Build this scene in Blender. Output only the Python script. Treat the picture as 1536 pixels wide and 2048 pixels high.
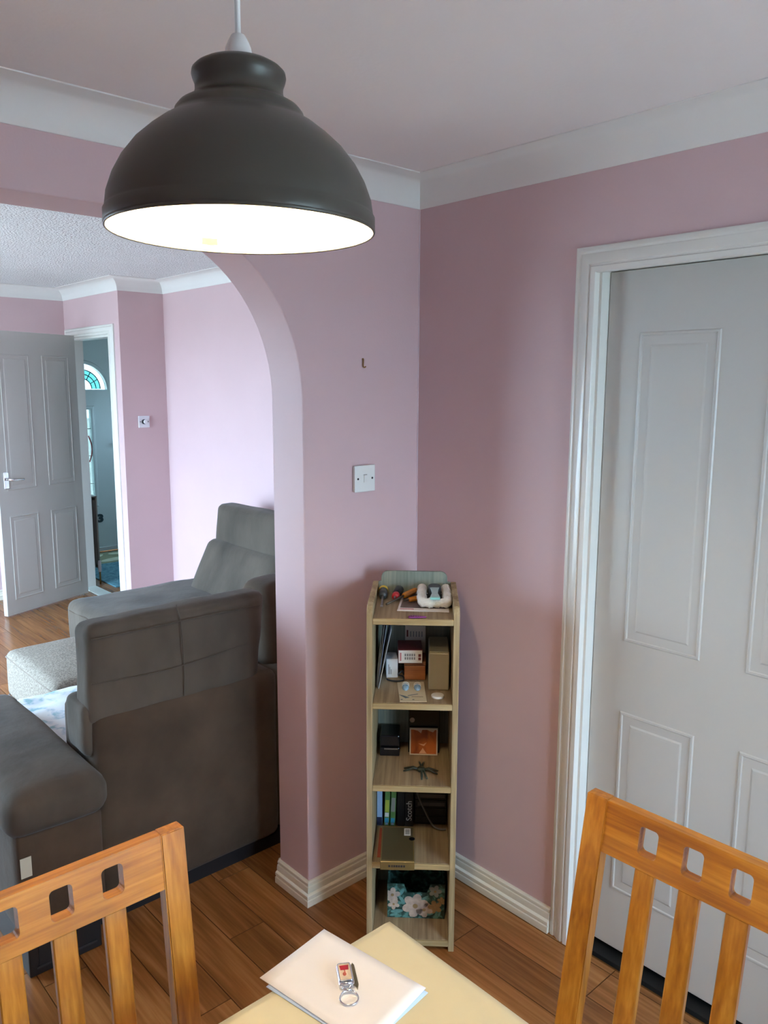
import bpy, bmesh, math, random
from mathutils import Vector, Matrix, noise

random.seed(7)
for o in list(bpy.data.objects):
    bpy.data.objects.remove(o)
SC = bpy.context.scene
COL = SC.collection

# ------------------------------------------------------------------ camera
cam_d = bpy.data.cameras.new('camera')
cam = bpy.data.objects.new('camera', cam_d)
COL.objects.link(cam)
YAW, PITCH, ROLL = 0.7364, 0.1586, 0.0036
fw = Vector((math.sin(YAW) * math.cos(PITCH), math.cos(YAW) * math.cos(PITCH), -math.sin(PITCH)))
r0 = Vector((math.cos(YAW), -math.sin(YAW), 0))
u0 = r0.cross(fw)
rt = r0 * math.cos(ROLL) + u0 * math.sin(ROLL)
up = -r0 * math.sin(ROLL) + u0 * math.cos(ROLL)
cam.matrix_world = Matrix(((rt.x, up.x, -fw.x, -1.9171), (rt.y, up.y, -fw.y, -1.9455), (rt.z, up.z, -fw.z, 1.6959), (0, 0, 0, 1)))
cam_d.sensor_fit = 'VERTICAL'
cam_d.sensor_height = 36.0
cam_d.lens = 1594.4554 * 36.0 / 2048.0
cam_d.clip_start = 0.02
SC.camera = cam

# ------------------------------------------------------------------ world, daylight, exposure
world = bpy.data.worlds.new('overcast_sky')
SC.world = world
world.use_nodes = True
bg = world.node_tree.nodes['Background']
bg.inputs['Color'].default_value = (0.59, 0.81, 1.03, 1)
bg.inputs['Strength'].default_value = 9.0
BULB = 146.0
SC.view_settings.view_transform = 'Standard'
SC.view_settings.look = 'None'
SC.view_settings.gamma = 1.0
SC.view_settings.use_curve_mapping = False
SC.view_settings.exposure = 1.64


def portal(name, loc, rot, sx, sy):
    l = bpy.data.lights.new(name, 'AREA')
    l.shape = 'RECTANGLE'
    l.size, l.size_y = sx, sy
    l.cycles.is_portal = True
    o = bpy.data.objects.new(name, l)
    o.location = loc
    o.rotation_euler = rot
    COL.objects.link(o)
    return o


H = math.pi / 2
# window openings: dining window in the back wall, living room window in its left wall, front door glass
DW = (-1.15, -0.06, 0.50, 1.88)       # x0 x1 z0 z1 at y=-3.3
LW = (1.45, 4.35, 0.10, 1.96)        # y0 y1 z0 z1 at x=-2.5
portal('daylight_portal_dining', ((DW[0] + DW[1]) / 2, -3.42, (DW[2] + DW[3]) / 2), (H, 0, 0), DW[1] - DW[0], DW[3] - DW[2])
portal('daylight_portal_living', (-2.62, (LW[0] + LW[1]) / 2, (LW[2] + LW[3]) / 2), (H, 0, -H), LW[1] - LW[0], LW[3] - LW[2])
HW = (4.90, 5.40, 1.20, 1.72)       # y0 y1 z0 z1 of an unseen hall window, added to light the front door, at x=2.2
portal('daylight_portal_hall_added', (2.32, (HW[0] + HW[1]) / 2, (HW[2] + HW[3]) / 2), (H, 0, H), HW[1] - HW[0], HW[3] - HW[2])
portal('daylight_portal_front_door', (1.205, 5.99, 1.2), (H, 0, math.pi), 0.55, 1.45)


# ------------------------------------------------------------------ materials
MATS = {}


def mat(name, base, rough=0.6, metal=0.0, var=0.06, scale=8.0, bump=0.0, bscale=60.0, bdist=0.01, spec=0.5, sheen=0.0, stretch=None, coat=0.0):
    if name in MATS:
        return MATS[name]
    m = bpy.data.materials.new(name)
    m.use_nodes = True
    nt = m.node_tree
    b = nt.nodes['Principled BSDF']
    tc = nt.nodes.new('ShaderNodeTexCoord')
    mp = nt.nodes.new('ShaderNodeMapping')
    nt.links.new(tc.outputs['Object'], mp.inputs['Vector'])
    if stretch:
        mp.inputs['Scale'].default_value = stretch
    n = nt.nodes.new('ShaderNodeTexNoise')
    n.inputs['Scale'].default_value = scale
    n.inputs['Detail'].default_value = 4
    nt.links.new(mp.outputs[0], n.inputs['Vector'])
    cr = nt.nodes.new('ShaderNodeValToRGB')
    cr.color_ramp.elements[0].position = 0.3
    cr.color_ramp.elements[1].position = 0.7
    cr.color_ramp.elements[0].color = tuple(c * (1 - var) for c in base) + (1,)
    cr.color_ramp.elements[1].color = tuple(min(1, c * (1 + var)) for c in base) + (1,)
    nt.links.new(n.outputs['Fac'], cr.inputs[0])
    nt.links.new(cr.outputs[0], b.inputs['Base Color'])
    b.inputs['Roughness'].default_value = rough
    b.inputs['Metallic'].default_value = metal
    b.inputs['Specular IOR Level'].default_value = spec
    b.inputs['Sheen Weight'].default_value = sheen
    b.inputs['Coat Weight'].default_value = coat
    if bump:
        n2 = nt.nodes.new('ShaderNodeTexNoise')
        n2.inputs['Scale'].default_value = bscale
        n2.inputs['Detail'].default_value = 3
        nt.links.new(mp.outputs[0], n2.inputs['Vector'])
        bp = nt.nodes.new('ShaderNodeBump')
        bp.inputs['Strength'].default_value = bump
        bp.inputs['Distance'].default_value = bdist
        nt.links.new(n2.outputs['Fac'], bp.inputs['Height'])
        nt.links.new(bp.outputs[0], b.inputs['Normal'])
    MATS[name] = m
    return m


def srgb(r, g, b):
    f = lambda c: (c / 255 / 12.92) if c / 255 <= 0.04045 else ((c / 255 + 0.055) / 1.055) ** 2.4
    return (f(r), f(g), f(b))


def wood(name, cols, axis='Z', scale=1.0, rough=0.45, random_tone=0.0, ring=1.0, coat=0.0):
    """grain running along the given local axis; cols dark, mid, light"""
    m = bpy.data.materials.new(name)
    m.use_nodes = True
    nt = m.node_tree
    L = nt.links.new
    b = nt.nodes['Principled BSDF']
    tc = nt.nodes.new('ShaderNodeTexCoord')
    oi = nt.nodes.new('ShaderNodeObjectInfo')
    add = nt.nodes.new('ShaderNodeVectorMath')
    add.operation = 'ADD'
    mul = nt.nodes.new('ShaderNodeVectorMath')
    mul.operation = 'SCALE'
    cx = nt.nodes.new('ShaderNodeCombineXYZ')
    for i in range(3):
        L(oi.outputs['Random'], cx.inputs[i])
    L(cx.outputs[0], mul.inputs[0])
    mul.inputs['Scale'].default_value = 37.0
    L(tc.outputs['Object'], add.inputs[0])
    L(mul.outputs[0], add.inputs[1])
    mp = nt.nodes.new('ShaderNodeMapping')
    s = {'X': (1.2, 14, 14), 'Y': (14, 1.2, 14), 'Z': (14, 14, 1.2)}[axis]
    mp.inputs['Scale'].default_value = tuple(v * scale for v in s)
    L(add.outputs[0], mp.inputs['Vector'])
    n1 = nt.nodes.new('ShaderNodeTexNoise')
    n1.inputs['Scale'].default_value = 1.6
    n1.inputs['Detail'].default_value = 5
    n1.inputs['Distortion'].default_value = 0.6 * ring
    L(mp.outputs[0], n1.inputs['Vector'])
    mp2 = nt.nodes.new('ShaderNodeMapping')
    s2 = {'X': (3, 90, 90), 'Y': (90, 3, 90), 'Z': (90, 90, 3)}[axis]
    mp2.inputs['Scale'].default_value = tuple(v * scale for v in s2)
    L(add.outputs[0], mp2.inputs['Vector'])
    n2 = nt.nodes.new('ShaderNodeTexNoise')
    n2.inputs['Scale'].default_value = 1.5
    n2.inputs['Detail'].default_value = 3
    L(mp2.outputs[0], n2.inputs['Vector'])
    mx = nt.nodes.new('ShaderNodeMix')
    mx.data_type = 'FLOAT'
    mx.inputs[0].default_value = 0.4
    L(n1.outputs['Fac'], mx.inputs[2])
    L(n2.outputs['Fac'], mx.inputs[3])
    cr = nt.nodes.new('ShaderNodeValToRGB')
    e = cr.color_ramp.elements
    e[0].position, e[1].position = 0.30, 0.68
    e[0].color = cols[0] + (1,)
    e[1].color = cols[2] + (1,)
    k = e.new(0.5)
    k.color = cols[1] + (1,)
    L(mx.outputs[0], cr.inputs[0])
    last = cr.outputs[0]
    if random_tone:
        hs = nt.nodes.new('ShaderNodeHueSaturation')
        mr = nt.nodes.new('ShaderNodeMapRange')
        mr.inputs['To Min'].default_value = 1 - random_tone
        mr.inputs['To Max'].default_value = 1 + random_tone
        L(oi.outputs['Random'], mr.inputs['Value'])
        L(mr.outputs[0], hs.inputs['Value'])
        L(last, hs.inputs['Color'])
        last = hs.outputs[0]
    L(last, b.inputs['Base Color'])
    b.inputs['Roughness'].default_value = rough
    b.inputs['Coat Weight'].default_value = coat
    bp = nt.nodes.new('ShaderNodeBump')
    bp.inputs['Strength'].default_value = 0.12
    bp.inputs['Distance'].default_value = 0.002
    L(n2.outputs['Fac'], bp.inputs['Height'])
    L(bp.outputs[0], b.inputs['Normal'])
    MATS[name] = m
    return m


def two_tone(name, c1, c2, scale=10.0, lo=0.45, hi=0.55, rough=0.6, kind='noise', stretch=(1, 1, 1), c3=None, bump=0.0):
    m = bpy.data.materials.new(name)
    m.use_nodes = True
    nt = m.node_tree
    L = nt.links.new
    b = nt.nodes['Principled BSDF']
    tc = nt.nodes.new('ShaderNodeTexCoord')
    mp = nt.nodes.new('ShaderNodeMapping')
    mp.inputs['Scale'].default_value = stretch
    L(tc.outputs['Object'], mp.inputs['Vector'])
    if kind == 'noise':
        n = nt.nodes.new('ShaderNodeTexNoise')
        n.inputs['Detail'].default_value = 5
        n.inputs['Distortion'].default_value = 0.5
        out = n.outputs['Fac']
    else:
        n = nt.nodes.new('ShaderNodeTexVoronoi')
        out = n.outputs['Distance']
    n.inputs['Scale'].default_value = scale
    L(mp.outputs[0], n.inputs['Vector'])
    cr = nt.nodes.new('ShaderNodeValToRGB')
    cr.color_ramp.elements[0].position = lo
    cr.color_ramp.elements[1].position = hi
    cr.color_ramp.elements[0].color = c1 + (1,)
    cr.color_ramp.elements[1].color = c2 + (1,)
    if c3:
        k = cr.color_ramp.elements.new((lo + hi) / 2)
        k.color = c3 + (1,)
    L(out, cr.inputs[0])
    L(cr.outputs[0], b.inputs['Base Color'])
    b.inputs['Roughness'].default_value = rough
    if bump:
        bp = nt.nodes.new('ShaderNodeBump')
        bp.inputs['Strength'].default_value = bump
        bp.inputs['Distance'].default_value = 0.01
        L(out, bp.inputs['Height'])
        L(bp.outputs[0], b.inputs['Normal'])
    MATS[name] = m
    return m


PINK = mat('pink_wall_paint', srgb(208, 178, 182), 0.55, var=0.02, scale=2.5, bump=0.03, bscale=140, spec=0.35)
WHITE_CEIL = mat('white_ceiling_paint', srgb(234, 226, 226), 0.8, var=0.02, scale=2, bump=0.05, bscale=90)
ARTEX = mat('stippled_ceiling', srgb(236, 236, 238), 0.8, var=0.03, scale=20, bump=1.0, bscale=85, bdist=0.022)
COVE = mat('coving_paint', srgb(226, 222, 220), 0.6, var=0.02, scale=3)
GLOSS = mat('white_gloss_paint', srgb(224, 221, 216), 0.22, var=0.015, scale=3, bump=0.02, bscale=30)
SKIRT = mat('cream_gloss_paint', srgb(226, 217, 202), 0.3, var=0.03, scale=4)
DOORW = mat('white_door_paint', srgb(194, 191, 187), 0.32, var=0.012, scale=2, bump=0.02, bscale=80)
FLOORW = wood('oak_laminate', (srgb(98, 58, 26), srgb(136, 86, 44), srgb(162, 110, 62)), 'Y', 0.7, 0.27, 0.14)
SUB = mat('floor_underlay', srgb(96, 62, 34), 1.0, spec=0.0)
OAKX = wood('honey_oak_x', (srgb(128, 72, 14), srgb(166, 104, 24), srgb(192, 132, 46)), 'X', 1.3, 0.35, 0.0, 2.0, 0.2)
OAKZ = wood('honey_oak_z', (srgb(124, 70, 14), srgb(164, 103, 26), srgb(190, 132, 48)), 'Z', 1.0, 0.35, 0.06, 2.5, 0.2)
OAKY = wood('honey_oak_y', (srgb(128, 72, 14), srgb(166, 104, 24), srgb(192, 132, 46)), 'Y', 1.3, 0.35, 0.0, 2.0, 0.2)
SUEDE = mat('taupe_suede', srgb(80, 71, 63), 0.9, var=0.34, scale=4, bump=0.35, bscale=16, sheen=0.12, spec=0.2, stretch=(1, 1, 0.5))
SUEDE2 = mat('brown_suede', srgb(76, 62, 51), 0.9, var=0.30, scale=4, bump=0.3, bscale=16, sheen=0.1, spec=0.2)
TWEED = two_tone('beige_tweed', srgb(120, 110, 100), srgb(154, 143, 131), 130, 0.4, 0.6, 0.95, bump=0.3)
BLACKP = mat('black_plastic', srgb(20, 20, 24), 0.45, var=0.1)
BRONZE = mat('dark_bronze_satin', srgb(74, 71, 64), 0.36, metal=0.2, var=0.05, scale=6)
LINING = mat('white_enamel', srgb(245, 240, 226), 0.5, var=0.01)
PLASTW = mat('white_plastic', srgb(228, 228, 226), 0.35, var=0.01)
CHROME = mat('chrome', (0.75, 0.76, 0.78), 0.15, metal=1.0, var=0.03)
BRASS = mat('aged_brass', srgb(150, 120, 70), 0.35, metal=0.8, var=0.1)
DARK = mat('dark_print', srgb(38, 36, 40), 0.6)


def emis(name, col, s):
    m = bpy.data.materials.new(name)
    m.use_nodes = True
    b = m.node_tree.nodes['Principled BSDF']
    b.inputs['Base Color'].default_value = (0.8, 0.8, 0.8, 1)
    b.inputs['Emission Color'].default_value = col + (1,)
    b.inputs['Emission Strength'].default_value = s
    MATS[name] = m
    return m


def glass(name, col=(1, 1, 1), mixf=0.08):
    m = bpy.data.materials.new(name)
    m.use_nodes = True
    nt = m.node_tree
    nt.nodes.remove(nt.nodes['Principled BSDF'])
    t = nt.nodes.new('ShaderNodeBsdfTransparent')
    t.inputs['Color'].default_value = col + (1,)
    g = nt.nodes.new('ShaderNodeBsdfGlossy')
    g.inputs['Roughness'].default_value = 0.03
    mx = nt.nodes.new('ShaderNodeMixShader')
    mx.inputs[0].default_value = mixf
    nt.links.new(t.outputs[0], mx.inputs[1])
    nt.links.new(g.outputs[0], mx.inputs[2])
    nt.links.new(mx.outputs[0], nt.nodes['Material Output'].inputs['Surface'])
    MATS[name] = m
    return m


PANE = glass('clear_pane', (0.95, 0.98, 0.98))
PANE_O = glass('obscure_pane', (0.27, 0.30, 0.29))
PANE_T = glass('turquoise_pane', (0.46, 0.80, 0.78))

# ------------------------------------------------------------------ mesh helpers


def bx(bm, x0, x1, y0, y1, z0, z1):
    v = [bm.verts.new(p) for p in ((x0, y0, z0), (x1, y0, z0), (x1, y1, z0), (x0, y1, z0), (x0, y0, z1), (x1, y0, z1), (x1, y1, z1), (x0, y1, z1))]
    for f in ((3, 2, 1, 0), (4, 5, 6, 7), (0, 1, 5, 4), (1, 2, 6, 5), (2, 3, 7, 6), (3, 0, 4, 7)):
        bm.faces.new([v[i] for i in f])
    return v


def box(x0, x1, y0, y1, z0, z1, bev=0.0, seg=2):
    bm = bmesh.new()
    bx(bm, x0, x1, y0, y1, z0, z1)
    if bev:
        bmesh.ops.bevel(bm, geom=bm.edges[:], offset=bev, segments=seg, affect='EDGES', profile=0.5)
    return bm


def prism(pts, d0, d1, plane, bev=0.0, seg=2):
    """closed 2-D outline extruded between d0 and d1. plane 'xz' -> depth y, 'yz' -> depth x, 'xy' -> depth z"""
    bm = bmesh.new()

    def P(a, b, d):
        return {'xz': (a, d, b), 'yz': (d, a, b), 'xy': (a, b, d)}[plane]
    A = [bm.verts.new(P(a, b, d0)) for a, b in pts]
    B = [bm.verts.new(P(a, b, d1)) for a, b in pts]
    bm.faces.new(A)
    bm.faces.new(B[::-1])
    n = len(pts)
    for i in range(n):
        j = (i + 1) % n
        bm.faces.new((A[j], A[i], B[i], B[j]))
    bmesh.ops.recalc_face_normals(bm, faces=bm.faces[:])
    if bev:
        es = [e for e in bm.edges if len(e.link_faces) == 2 and e.calc_face_angle(0) > 0.5]
        bmesh.ops.bevel(bm, geom=es, offset=bev, segments=seg, affect='EDGES', profile=0.5)
    return bm


def lathe(prof, n=48, cap0=False, cap1=False, c=(0, 0)):
    bm = bmesh.new()
    rings = []
    for r, z in prof:
        rings.append([bm.verts.new((c[0] + r * math.cos(2 * math.pi * i / n), c[1] + r * math.sin(2 * math.pi * i / n), z)) for i in range(n)])
    for a, b in zip(rings, rings[1:]):
        for i in range(n):
            j = (i + 1) % n
            bm.faces.new((a[i], a[j], b[j], b[i]))
    if cap0:
        bm.faces.new(rings[0][::-1])
    if cap1:
        bm.faces.new(rings[-1])
    bmesh.ops.recalc_face_normals(bm, faces=bm.faces[:])
    return bm


def tube(pts, rad, n=10, bm=None, closed=False):
    bm = bm or bmesh.new()
    pts = [Vector(p) for p in pts]
    N = len(pts)
    rings = []
    prev = None
    for i, p in enumerate(pts):
        if closed:
            d = (pts[(i + 1) % N] - pts[i - 1]).normalized()
        else:
            d = (pts[min(i + 1, N - 1)] - pts[max(i - 1, 0)]).normalized()
        if prev is None:
            a = d.orthogonal().normalized()
        else:
            a = (prev - d * prev.dot(d)).normalized()
        prev = a
        b = d.cross(a)
        r = rad[i] if isinstance(rad, (list, tuple)) else rad
        rings.append([bm.verts.new(p + r * (a * math.cos(2 * math.pi * k / n) + b * math.sin(2 * math.pi * k / n))) for k in range(n)])
    pairs = list(zip(rings, rings[1:]))
    if closed:
        pairs.append((rings[-1], rings[0]))
    for a, b in pairs:
        for k in range(n):
            j = (k + 1) % n
            bm.faces.new((a[k], a[j], b[j], b[k]))
    if not closed:
        bm.faces.new(rings[0][::-1])
        bm.faces.new(rings[-1])
    bmesh.ops.recalc_face_normals(bm, faces=bm.faces[:])
    return bm


def smooth_path(pts, k=6):
    pts = [Vector(p) for p in pts]
    out = []
    for i in range(len(pts) - 1):
        p0 = pts[max(i - 1, 0)]
        p1, p2 = pts[i], pts[i + 1]
        p3 = pts[min(i + 2, len(pts) - 1)]
        for s in range(k):
            t = s / k
            out.append(0.5 * ((2 * p1) + (p2 - p0) * t + (2 * p0 - 5 * p1 + 4 * p2 - p3) * t * t + (3 * p1 - p0 - 3 * p2 + p3) * t ** 3))
    out.append(pts[-1])
    return out


def sweep(profile, path, upv, closed=False):
    """profile (a, b): a along the mitred in-plane left normal, b along upv"""
    upv = Vector(upv)
    P = [Vector(p) for p in path]
    n = len(P)
    bm = bmesh.new()
    rings = []
    for i in range(n):
        d1 = (P[i] - P[i - 1]).normalized() if (i > 0 or closed) else None
        d2 = (P[(i + 1) % n] - P[i]).normalized() if (i < n - 1 or closed) else None
        if d1 is None:
            m = upv.cross(d2)
        elif d2 is None:
            m = upv.cross(d1)
        else:
            n1, n2 = upv.cross(d1), upv.cross(d2)
            m = (n1 + n2) / (1 + n1.dot(n2))
        rings.append([bm.verts.new(P[i] + m * a + upv * b) for a, b in profile])
    k = len(profile)
    prs = list(zip(rings, rings[1:])) + ([(rings[-1], rings[0])] if closed else [])
    for A, B in prs:
        for j in range(k):
            q = (j + 1) % k
            bm.faces.new((A[j], A[q], B[q], B[j]))
    if not closed:
        bm.faces.new(rings[0][::-1])
        bm.faces.new(rings[-1])
    bmesh.ops.recalc_face_normals(bm, faces=bm.faces[:])
    return bm


def rbox(sx, sy, sz, r, n=10, bulge=(0, 0, 0), wrinkle=0.0, wscale=4.0, seed=0.0, fn=None, c=(0, 0, 0)):
    """soft box of full size sx, sy, sz centred on c: rounded edges, bulging faces, wrinkles"""
    bm = bmesh.new()
    bmesh.ops.create_cube(bm, size=2)
    bmesh.ops.subdivide_edges(bm, edges=bm.edges[:], cuts=n, use_grid_fill=True)
    h = Vector((sx / 2, sy / 2, sz / 2))
    r = min(r, min(h) * 0.999)
    for v in bm.verts:
        q = v.co.copy()
        # denser sampling close to the edges
        p = Vector([math.copysign(1 - (1 - abs(t)) ** 1.25, t) * hh for t, hh in zip(q, h)])
        inner = Vector([max(-(hh - r), min(hh - r, t)) for t, hh in zip(p, h)])
        d = p - inner
        if d.length > 1e-9:
            dn = d.normalized()
            p = inner + dn * r
        X, Y, Z = q
        bxx = (1 - Y * Y) * (1 - Z * Z) * X * bulge[0]
        byy = (1 - X * X) * (1 - Z * Z) * Y * bulge[1]
        bzz = (1 - X * X) * (1 - Y * Y) * Z * bulge[2]
        p += Vector((bxx, byy, bzz))
        if wrinkle:
            nn = noise.noise_vector(p * wscale + Vector((seed, seed * 1.7, seed * 0.3)))
            p += nn * wrinkle
        if fn:
            p = fn(p)
        v.co = p + Vector(c)
    for f in bm.faces:
        f.smooth = True
    bmesh.ops.recalc_face_normals(bm, faces=bm.faces[:])
    return bm


def text_bm(s, size, extrude=0.0004, offset=0.0):
    cu = bpy.data.curves.new('lettering', 'FONT')
    cu.body = s
    cu.size = size
    cu.extrude = extrude
    cu.resolution_u = 3
    cu.offset = offset
    o = bpy.data.objects.new('lettering', cu)
    COL.objects.link(o)
    dg = bpy.context.evaluated_depsgraph_get()
    me = bpy.data.meshes.new_from_object(o.evaluated_get(dg))
    bm = bmesh.new()
    bm.from_mesh(me)
    bpy.data.objects.remove(o)
    bpy.data.curves.remove(cu)
    bpy.data.meshes.remove(me)
    return bm


def obj(name, bm, m, parent=None, world=False, smooth=False, M=None):
    """one mesh object; world=True: coordinates are world ones and become local to the parent"""
    if M is not None:
        bm.transform(M)
    if world and parent is not None:
        bm.transform(parent.matrix_basis.inverted() if parent.parent is None else (parent.parent.matrix_basis @ parent.matrix_basis).inverted())
    me = bpy.data.meshes.new(name)
    bm.to_mesh(me)
    bm.free()
    me.materials.append(m)
    if smooth:
        for p in me.polygons:
            p.use_smooth = True
    o = bpy.data.objects.new(name, me)
    COL.objects.link(o)
    if parent is not None:
        o.parent = parent
    return o


def autosmooth(o, ang=0.6):
    me = o.data
    for p in me.polygons:
        p.use_smooth = True
    bm = bmesh.new()
    bm.from_mesh(me)
    for e in bm.edges:
        if len(e.link_faces) == 2 and e.calc_face_angle(0) > ang:
            e.smooth = False
    bm.to_mesh(me)
    bm.free()
    return o


def tag(o, label, cat=None, group=None, kind=None):
    o['label'] = label
    if cat:
        o['category'] = cat
    if group:
        o['group'] = group
    if kind:
        o['kind'] = kind
    return o


def thing(name, label, cat, loc=(0, 0, 0), rotz=0.0, group=None, kind=None):
    o = bpy.data.objects.new(name, None)
    o.empty_display_size = 0.05
    o.location = loc
    o.rotation_euler = (0, 0, rotz)
    o.matrix_basis = Matrix.Translation(loc) @ Matrix.Rotation(rotz, 4, 'Z')
    COL.objects.link(o)
    return tag(o, label, cat, group, kind)


def struct(name, bm, m, label, world=False, smooth=False):
    o = obj(name, bm, m, smooth=smooth)
    return tag(o, label, kind='structure')


# ------------------------------------------------------------------ the setting
XA = -0.4825          # arch jamb (right side of the opening)
WT = 0.164            # arch wall thickness
ZC, ZCEIL = 2.260, 2.347
LZC, LCEIL = 2.345, 2.435
XL, YB = -3.2, -3.3   # far ends of the dining room
CX = 0.926            # living room right wall
EY = 3.62             # recess wall facing the arch
DX = 0.58             # wall with the hall doorway
FY = 4.64             # far wall
XLL = -2.5
HY = 5.90             # front door plane
HXR = 2.2

# floor slab + planks
fl = struct('floor', box(XL - 0.1, HXR + 0.1, YB - 0.1, HY + 0.1, -0.08, -0.014), SUB, 'oak laminate floor running through both rooms')
PW, PL = 0.1245, 1.21


def plank_mesh(w, l):
    bm = bmesh.new()
    g = 0.0006
    c = 0.0009
    x0, x1, y0, y1 = g, w - g, g, l - g
    lo = [bm.verts.new(p) for p in ((x0, y0, -0.014), (x1, y0, -0.014), (x1, y1, -0.014), (x0, y1, -0.014))]
    mi = [bm.verts.new(p) for p in ((x0, y0, -c), (x1, y0, -c), (x1, y1, -c), (x0, y1, -c))]
    hi = [bm.verts.new(p) for p in ((x0 + c, y0 + c, 0), (x1 - c, y0 + c, 0), (x1 - c, y1 - c, 0), (x0 + c, y1 - c, 0))]
    for A, B in ((lo, mi), (mi, hi)):
        for i in range(4):
            j = (i + 1) % 4
            bm.faces.new((A[i], A[j], B[j], B[i])).material_index = 1
    bm.faces.new(hi)
    bm.faces.new(lo[::-1])
    bmesh.ops.recalc_face_normals(bm, faces=bm.faces[:])
    me = bpy.data.meshes.new('plank')
    bm.to_mesh(me)
    bm.free()
    me.materials.append(FLOORW)
    me.materials.append(SUB)
    return me


PMESH = {}


def put_plank(x, y0, y1, w=PW):
    key = (round(w, 3), round(y1 - y0, 2))
    if key not in PMESH:
        PMESH[key] = plank_mesh(w, round(y1 - y0, 2))
    o = bpy.data.objects.new('plank', PMESH[key])
    o.location = (x, y0, 0)
    COL.objects.link(o)
    o.parent = fl


def strip(x, ya, yb, off, w=PW):
    y = ya
    nxt = off
    while nxt <= ya + 0.05:
        nxt += PL
    while y < yb - 0.02:
        e = min(nxt, yb)
        put_plank(x, round(y, 2), round(e, 2), w)
        y = e
        nxt += PL


OFFS = {0: -0.85, 1: -0.45, 2: 0.1, 3: -0.72, 4: 0.3, 5: 0.018, 6: 0.45, 7: -0.19, 8: -0.6, 9: 0.2}
k = 0
x = -0.025
while x > XL + 0.02:
    x0 = max(x - PW, XL)
    off = OFFS.get(k, random.uniform(-1, 0.2))
    strip(x0, YB, FY, off - 4 * PL, w=x - x0)
    x -= PW
    k += 1
put_plank(-0.025, -3.3, -0.85, 0.025)
put_plank(-0.025, -0.85, 0.0, 0.025)
x = -0.025
while x < CX - 0.02:
    x1 = min(x + PW, CX)
    strip(x, WT, EY if x1 > DX + 0.05 else FY, random.uniform(0.3, 1.1), w=x1 - x)
    x += PW
x = DX + 0.1
while x < HXR - 0.02:
    x1 = min(x + PW, HXR)
    strip(x, EY + 0.1, HY, random.uniform(3.8, 4.8), w=x1 - x)
    x += PW

# walls ---------------------------------------------------------------
ARA, ARB, ZS, ZARCH = 0.43, 0.47, 1.645, 2.122
XAL = -2.38
arc = []
for i in range(0, 21):
    t = math.pi / 2 * i / 20
    arc.append((XA - ARA + ARA * math.cos(t), ZS + ARB * math.sin(t) * (ZARCH - ZS) / ARB))
arcl = [(XAL + (XA - a), b) for a, b in arc]
outline = [(CX + 0.1, 0), (CX + 0.1, 2.5), (XL - 0.1, 2.5), (XL - 0.1, 0), (XAL, 0)] + arcl + arc[::-1] + [(XA, 0)]
struct('wall_arch', prism(outline, 0.0, WT, 'xz', bev=0.004, seg=2), PINK, 'pink wall with the wide arched opening to the lounge')

DY0, DY1, DZ = -0.690, -1.462, 2.010      # dining door opening
o1 = [(-0.0005, 0), (-0.0005, 2.45), (YB, 2.45), (YB, 0), (DY1, 0), (DY1, DZ), (DY0, DZ), (DY0, 0)]
struct('wall_right', prism(o1, 0.0, 0.13, 'yz'), PINK, 'pink wall beside the bookcase with the white panelled door')
# unseen dark box behind the closed door, added to block outside light
cb = bmesh.new()
bx(cb, 0.60, 0.66, -1.75, -0.35, 0, 2.2)
bx(cb, 0.13, 0.60, -1.75, -1.70, 0, 2.2)
bx(cb, 0.13, 0.60, -0.40, -0.35, 0, 2.2)
bx(cb, 0.13, 0.66, -1.75, -0.35, 2.2, 2.25)
struct('light_block_box', cb, mat('dark_block_paint', srgb(70, 66, 64), 0.8), 'unseen dark box added behind the white door to block light')

# back wall with window, left wall
wb = bmesh.new()
bx(wb, XL - 0.1, DW[0], YB - 0.12, YB, 0, 2.45)
bx(wb, DW[1], 0.13, YB - 0.12, YB, 0, 2.45)
bx(wb, DW[0], DW[1], YB - 0.12, YB, 0, DW[2])
bx(wb, DW[0], DW[1], YB - 0.12, YB, DW[3], 2.45)
struct('wall_back', wb, PINK, 'pink wall with the dining room window behind the viewer')
struct('wall_left', box(XL - 0.12, XL, YB, 0, 0, 2.45), PINK, 'plain pink wall on the left of the dining room')
struct('ceiling', box(XL - 0.1, 0.13, YB - 0.1, WT / 2, ZCEIL, 2.5), WHITE_CEIL, 'smooth off-white dining room ceiling')

# lounge shell
lo = bmesh.new()
bx(lo, XLL - 0.12, XLL, WT, LW[0], 0, 2.5)
bx(lo, XLL - 0.12, XLL, LW[1], FY, 0, 2.5)
bx(lo, XLL - 0.12, XLL, LW[0], LW[1], 0, LW[2])
bx(lo, XLL - 0.12, XLL, LW[0], LW[1], LW[3], 2.5)
struct('wall_lounge_left', lo, PINK, 'pink lounge wall with the tall daylight window')
struct('wall_lounge_right', box(CX, CX + 0.1, WT, EY, 0, 2.5), PINK, 'bright pink lounge wall behind the sofa')
struct('wall_recess', box(DX + 0.1, CX + 0.1, EY, EY + 0.1, 0, 2.5), PINK, 'narrow pink wall carrying the dimmer switch')
HDY0, HDY1, HDZ = 3.76, 4.56, 2.055        # hall doorway in the wall x = DX
od = [(EY, 0), (EY, 2.5), (FY + 0.1, 2.5), (FY + 0.1, 0), (HDY1, 0), (HDY1, HDZ), (HDY0, HDZ), (HDY0, 0)]
struct('wall_hall', prism(od, DX, DX + 0.1, 'yz'), PINK, 'pink wall with the doorway to the hall')
struct('wall_far', box(XLL - 0.12, DX, FY, FY + 0.1, 0, 2.5), PINK, 'far pink lounge wall behind the open door')
struct('ceiling_lounge', box(XLL - 0.1, CX + 0.1, WT / 2, FY + 0.1, LCEIL, 2.56), ARTEX, 'stippled white lounge ceiling')

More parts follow.
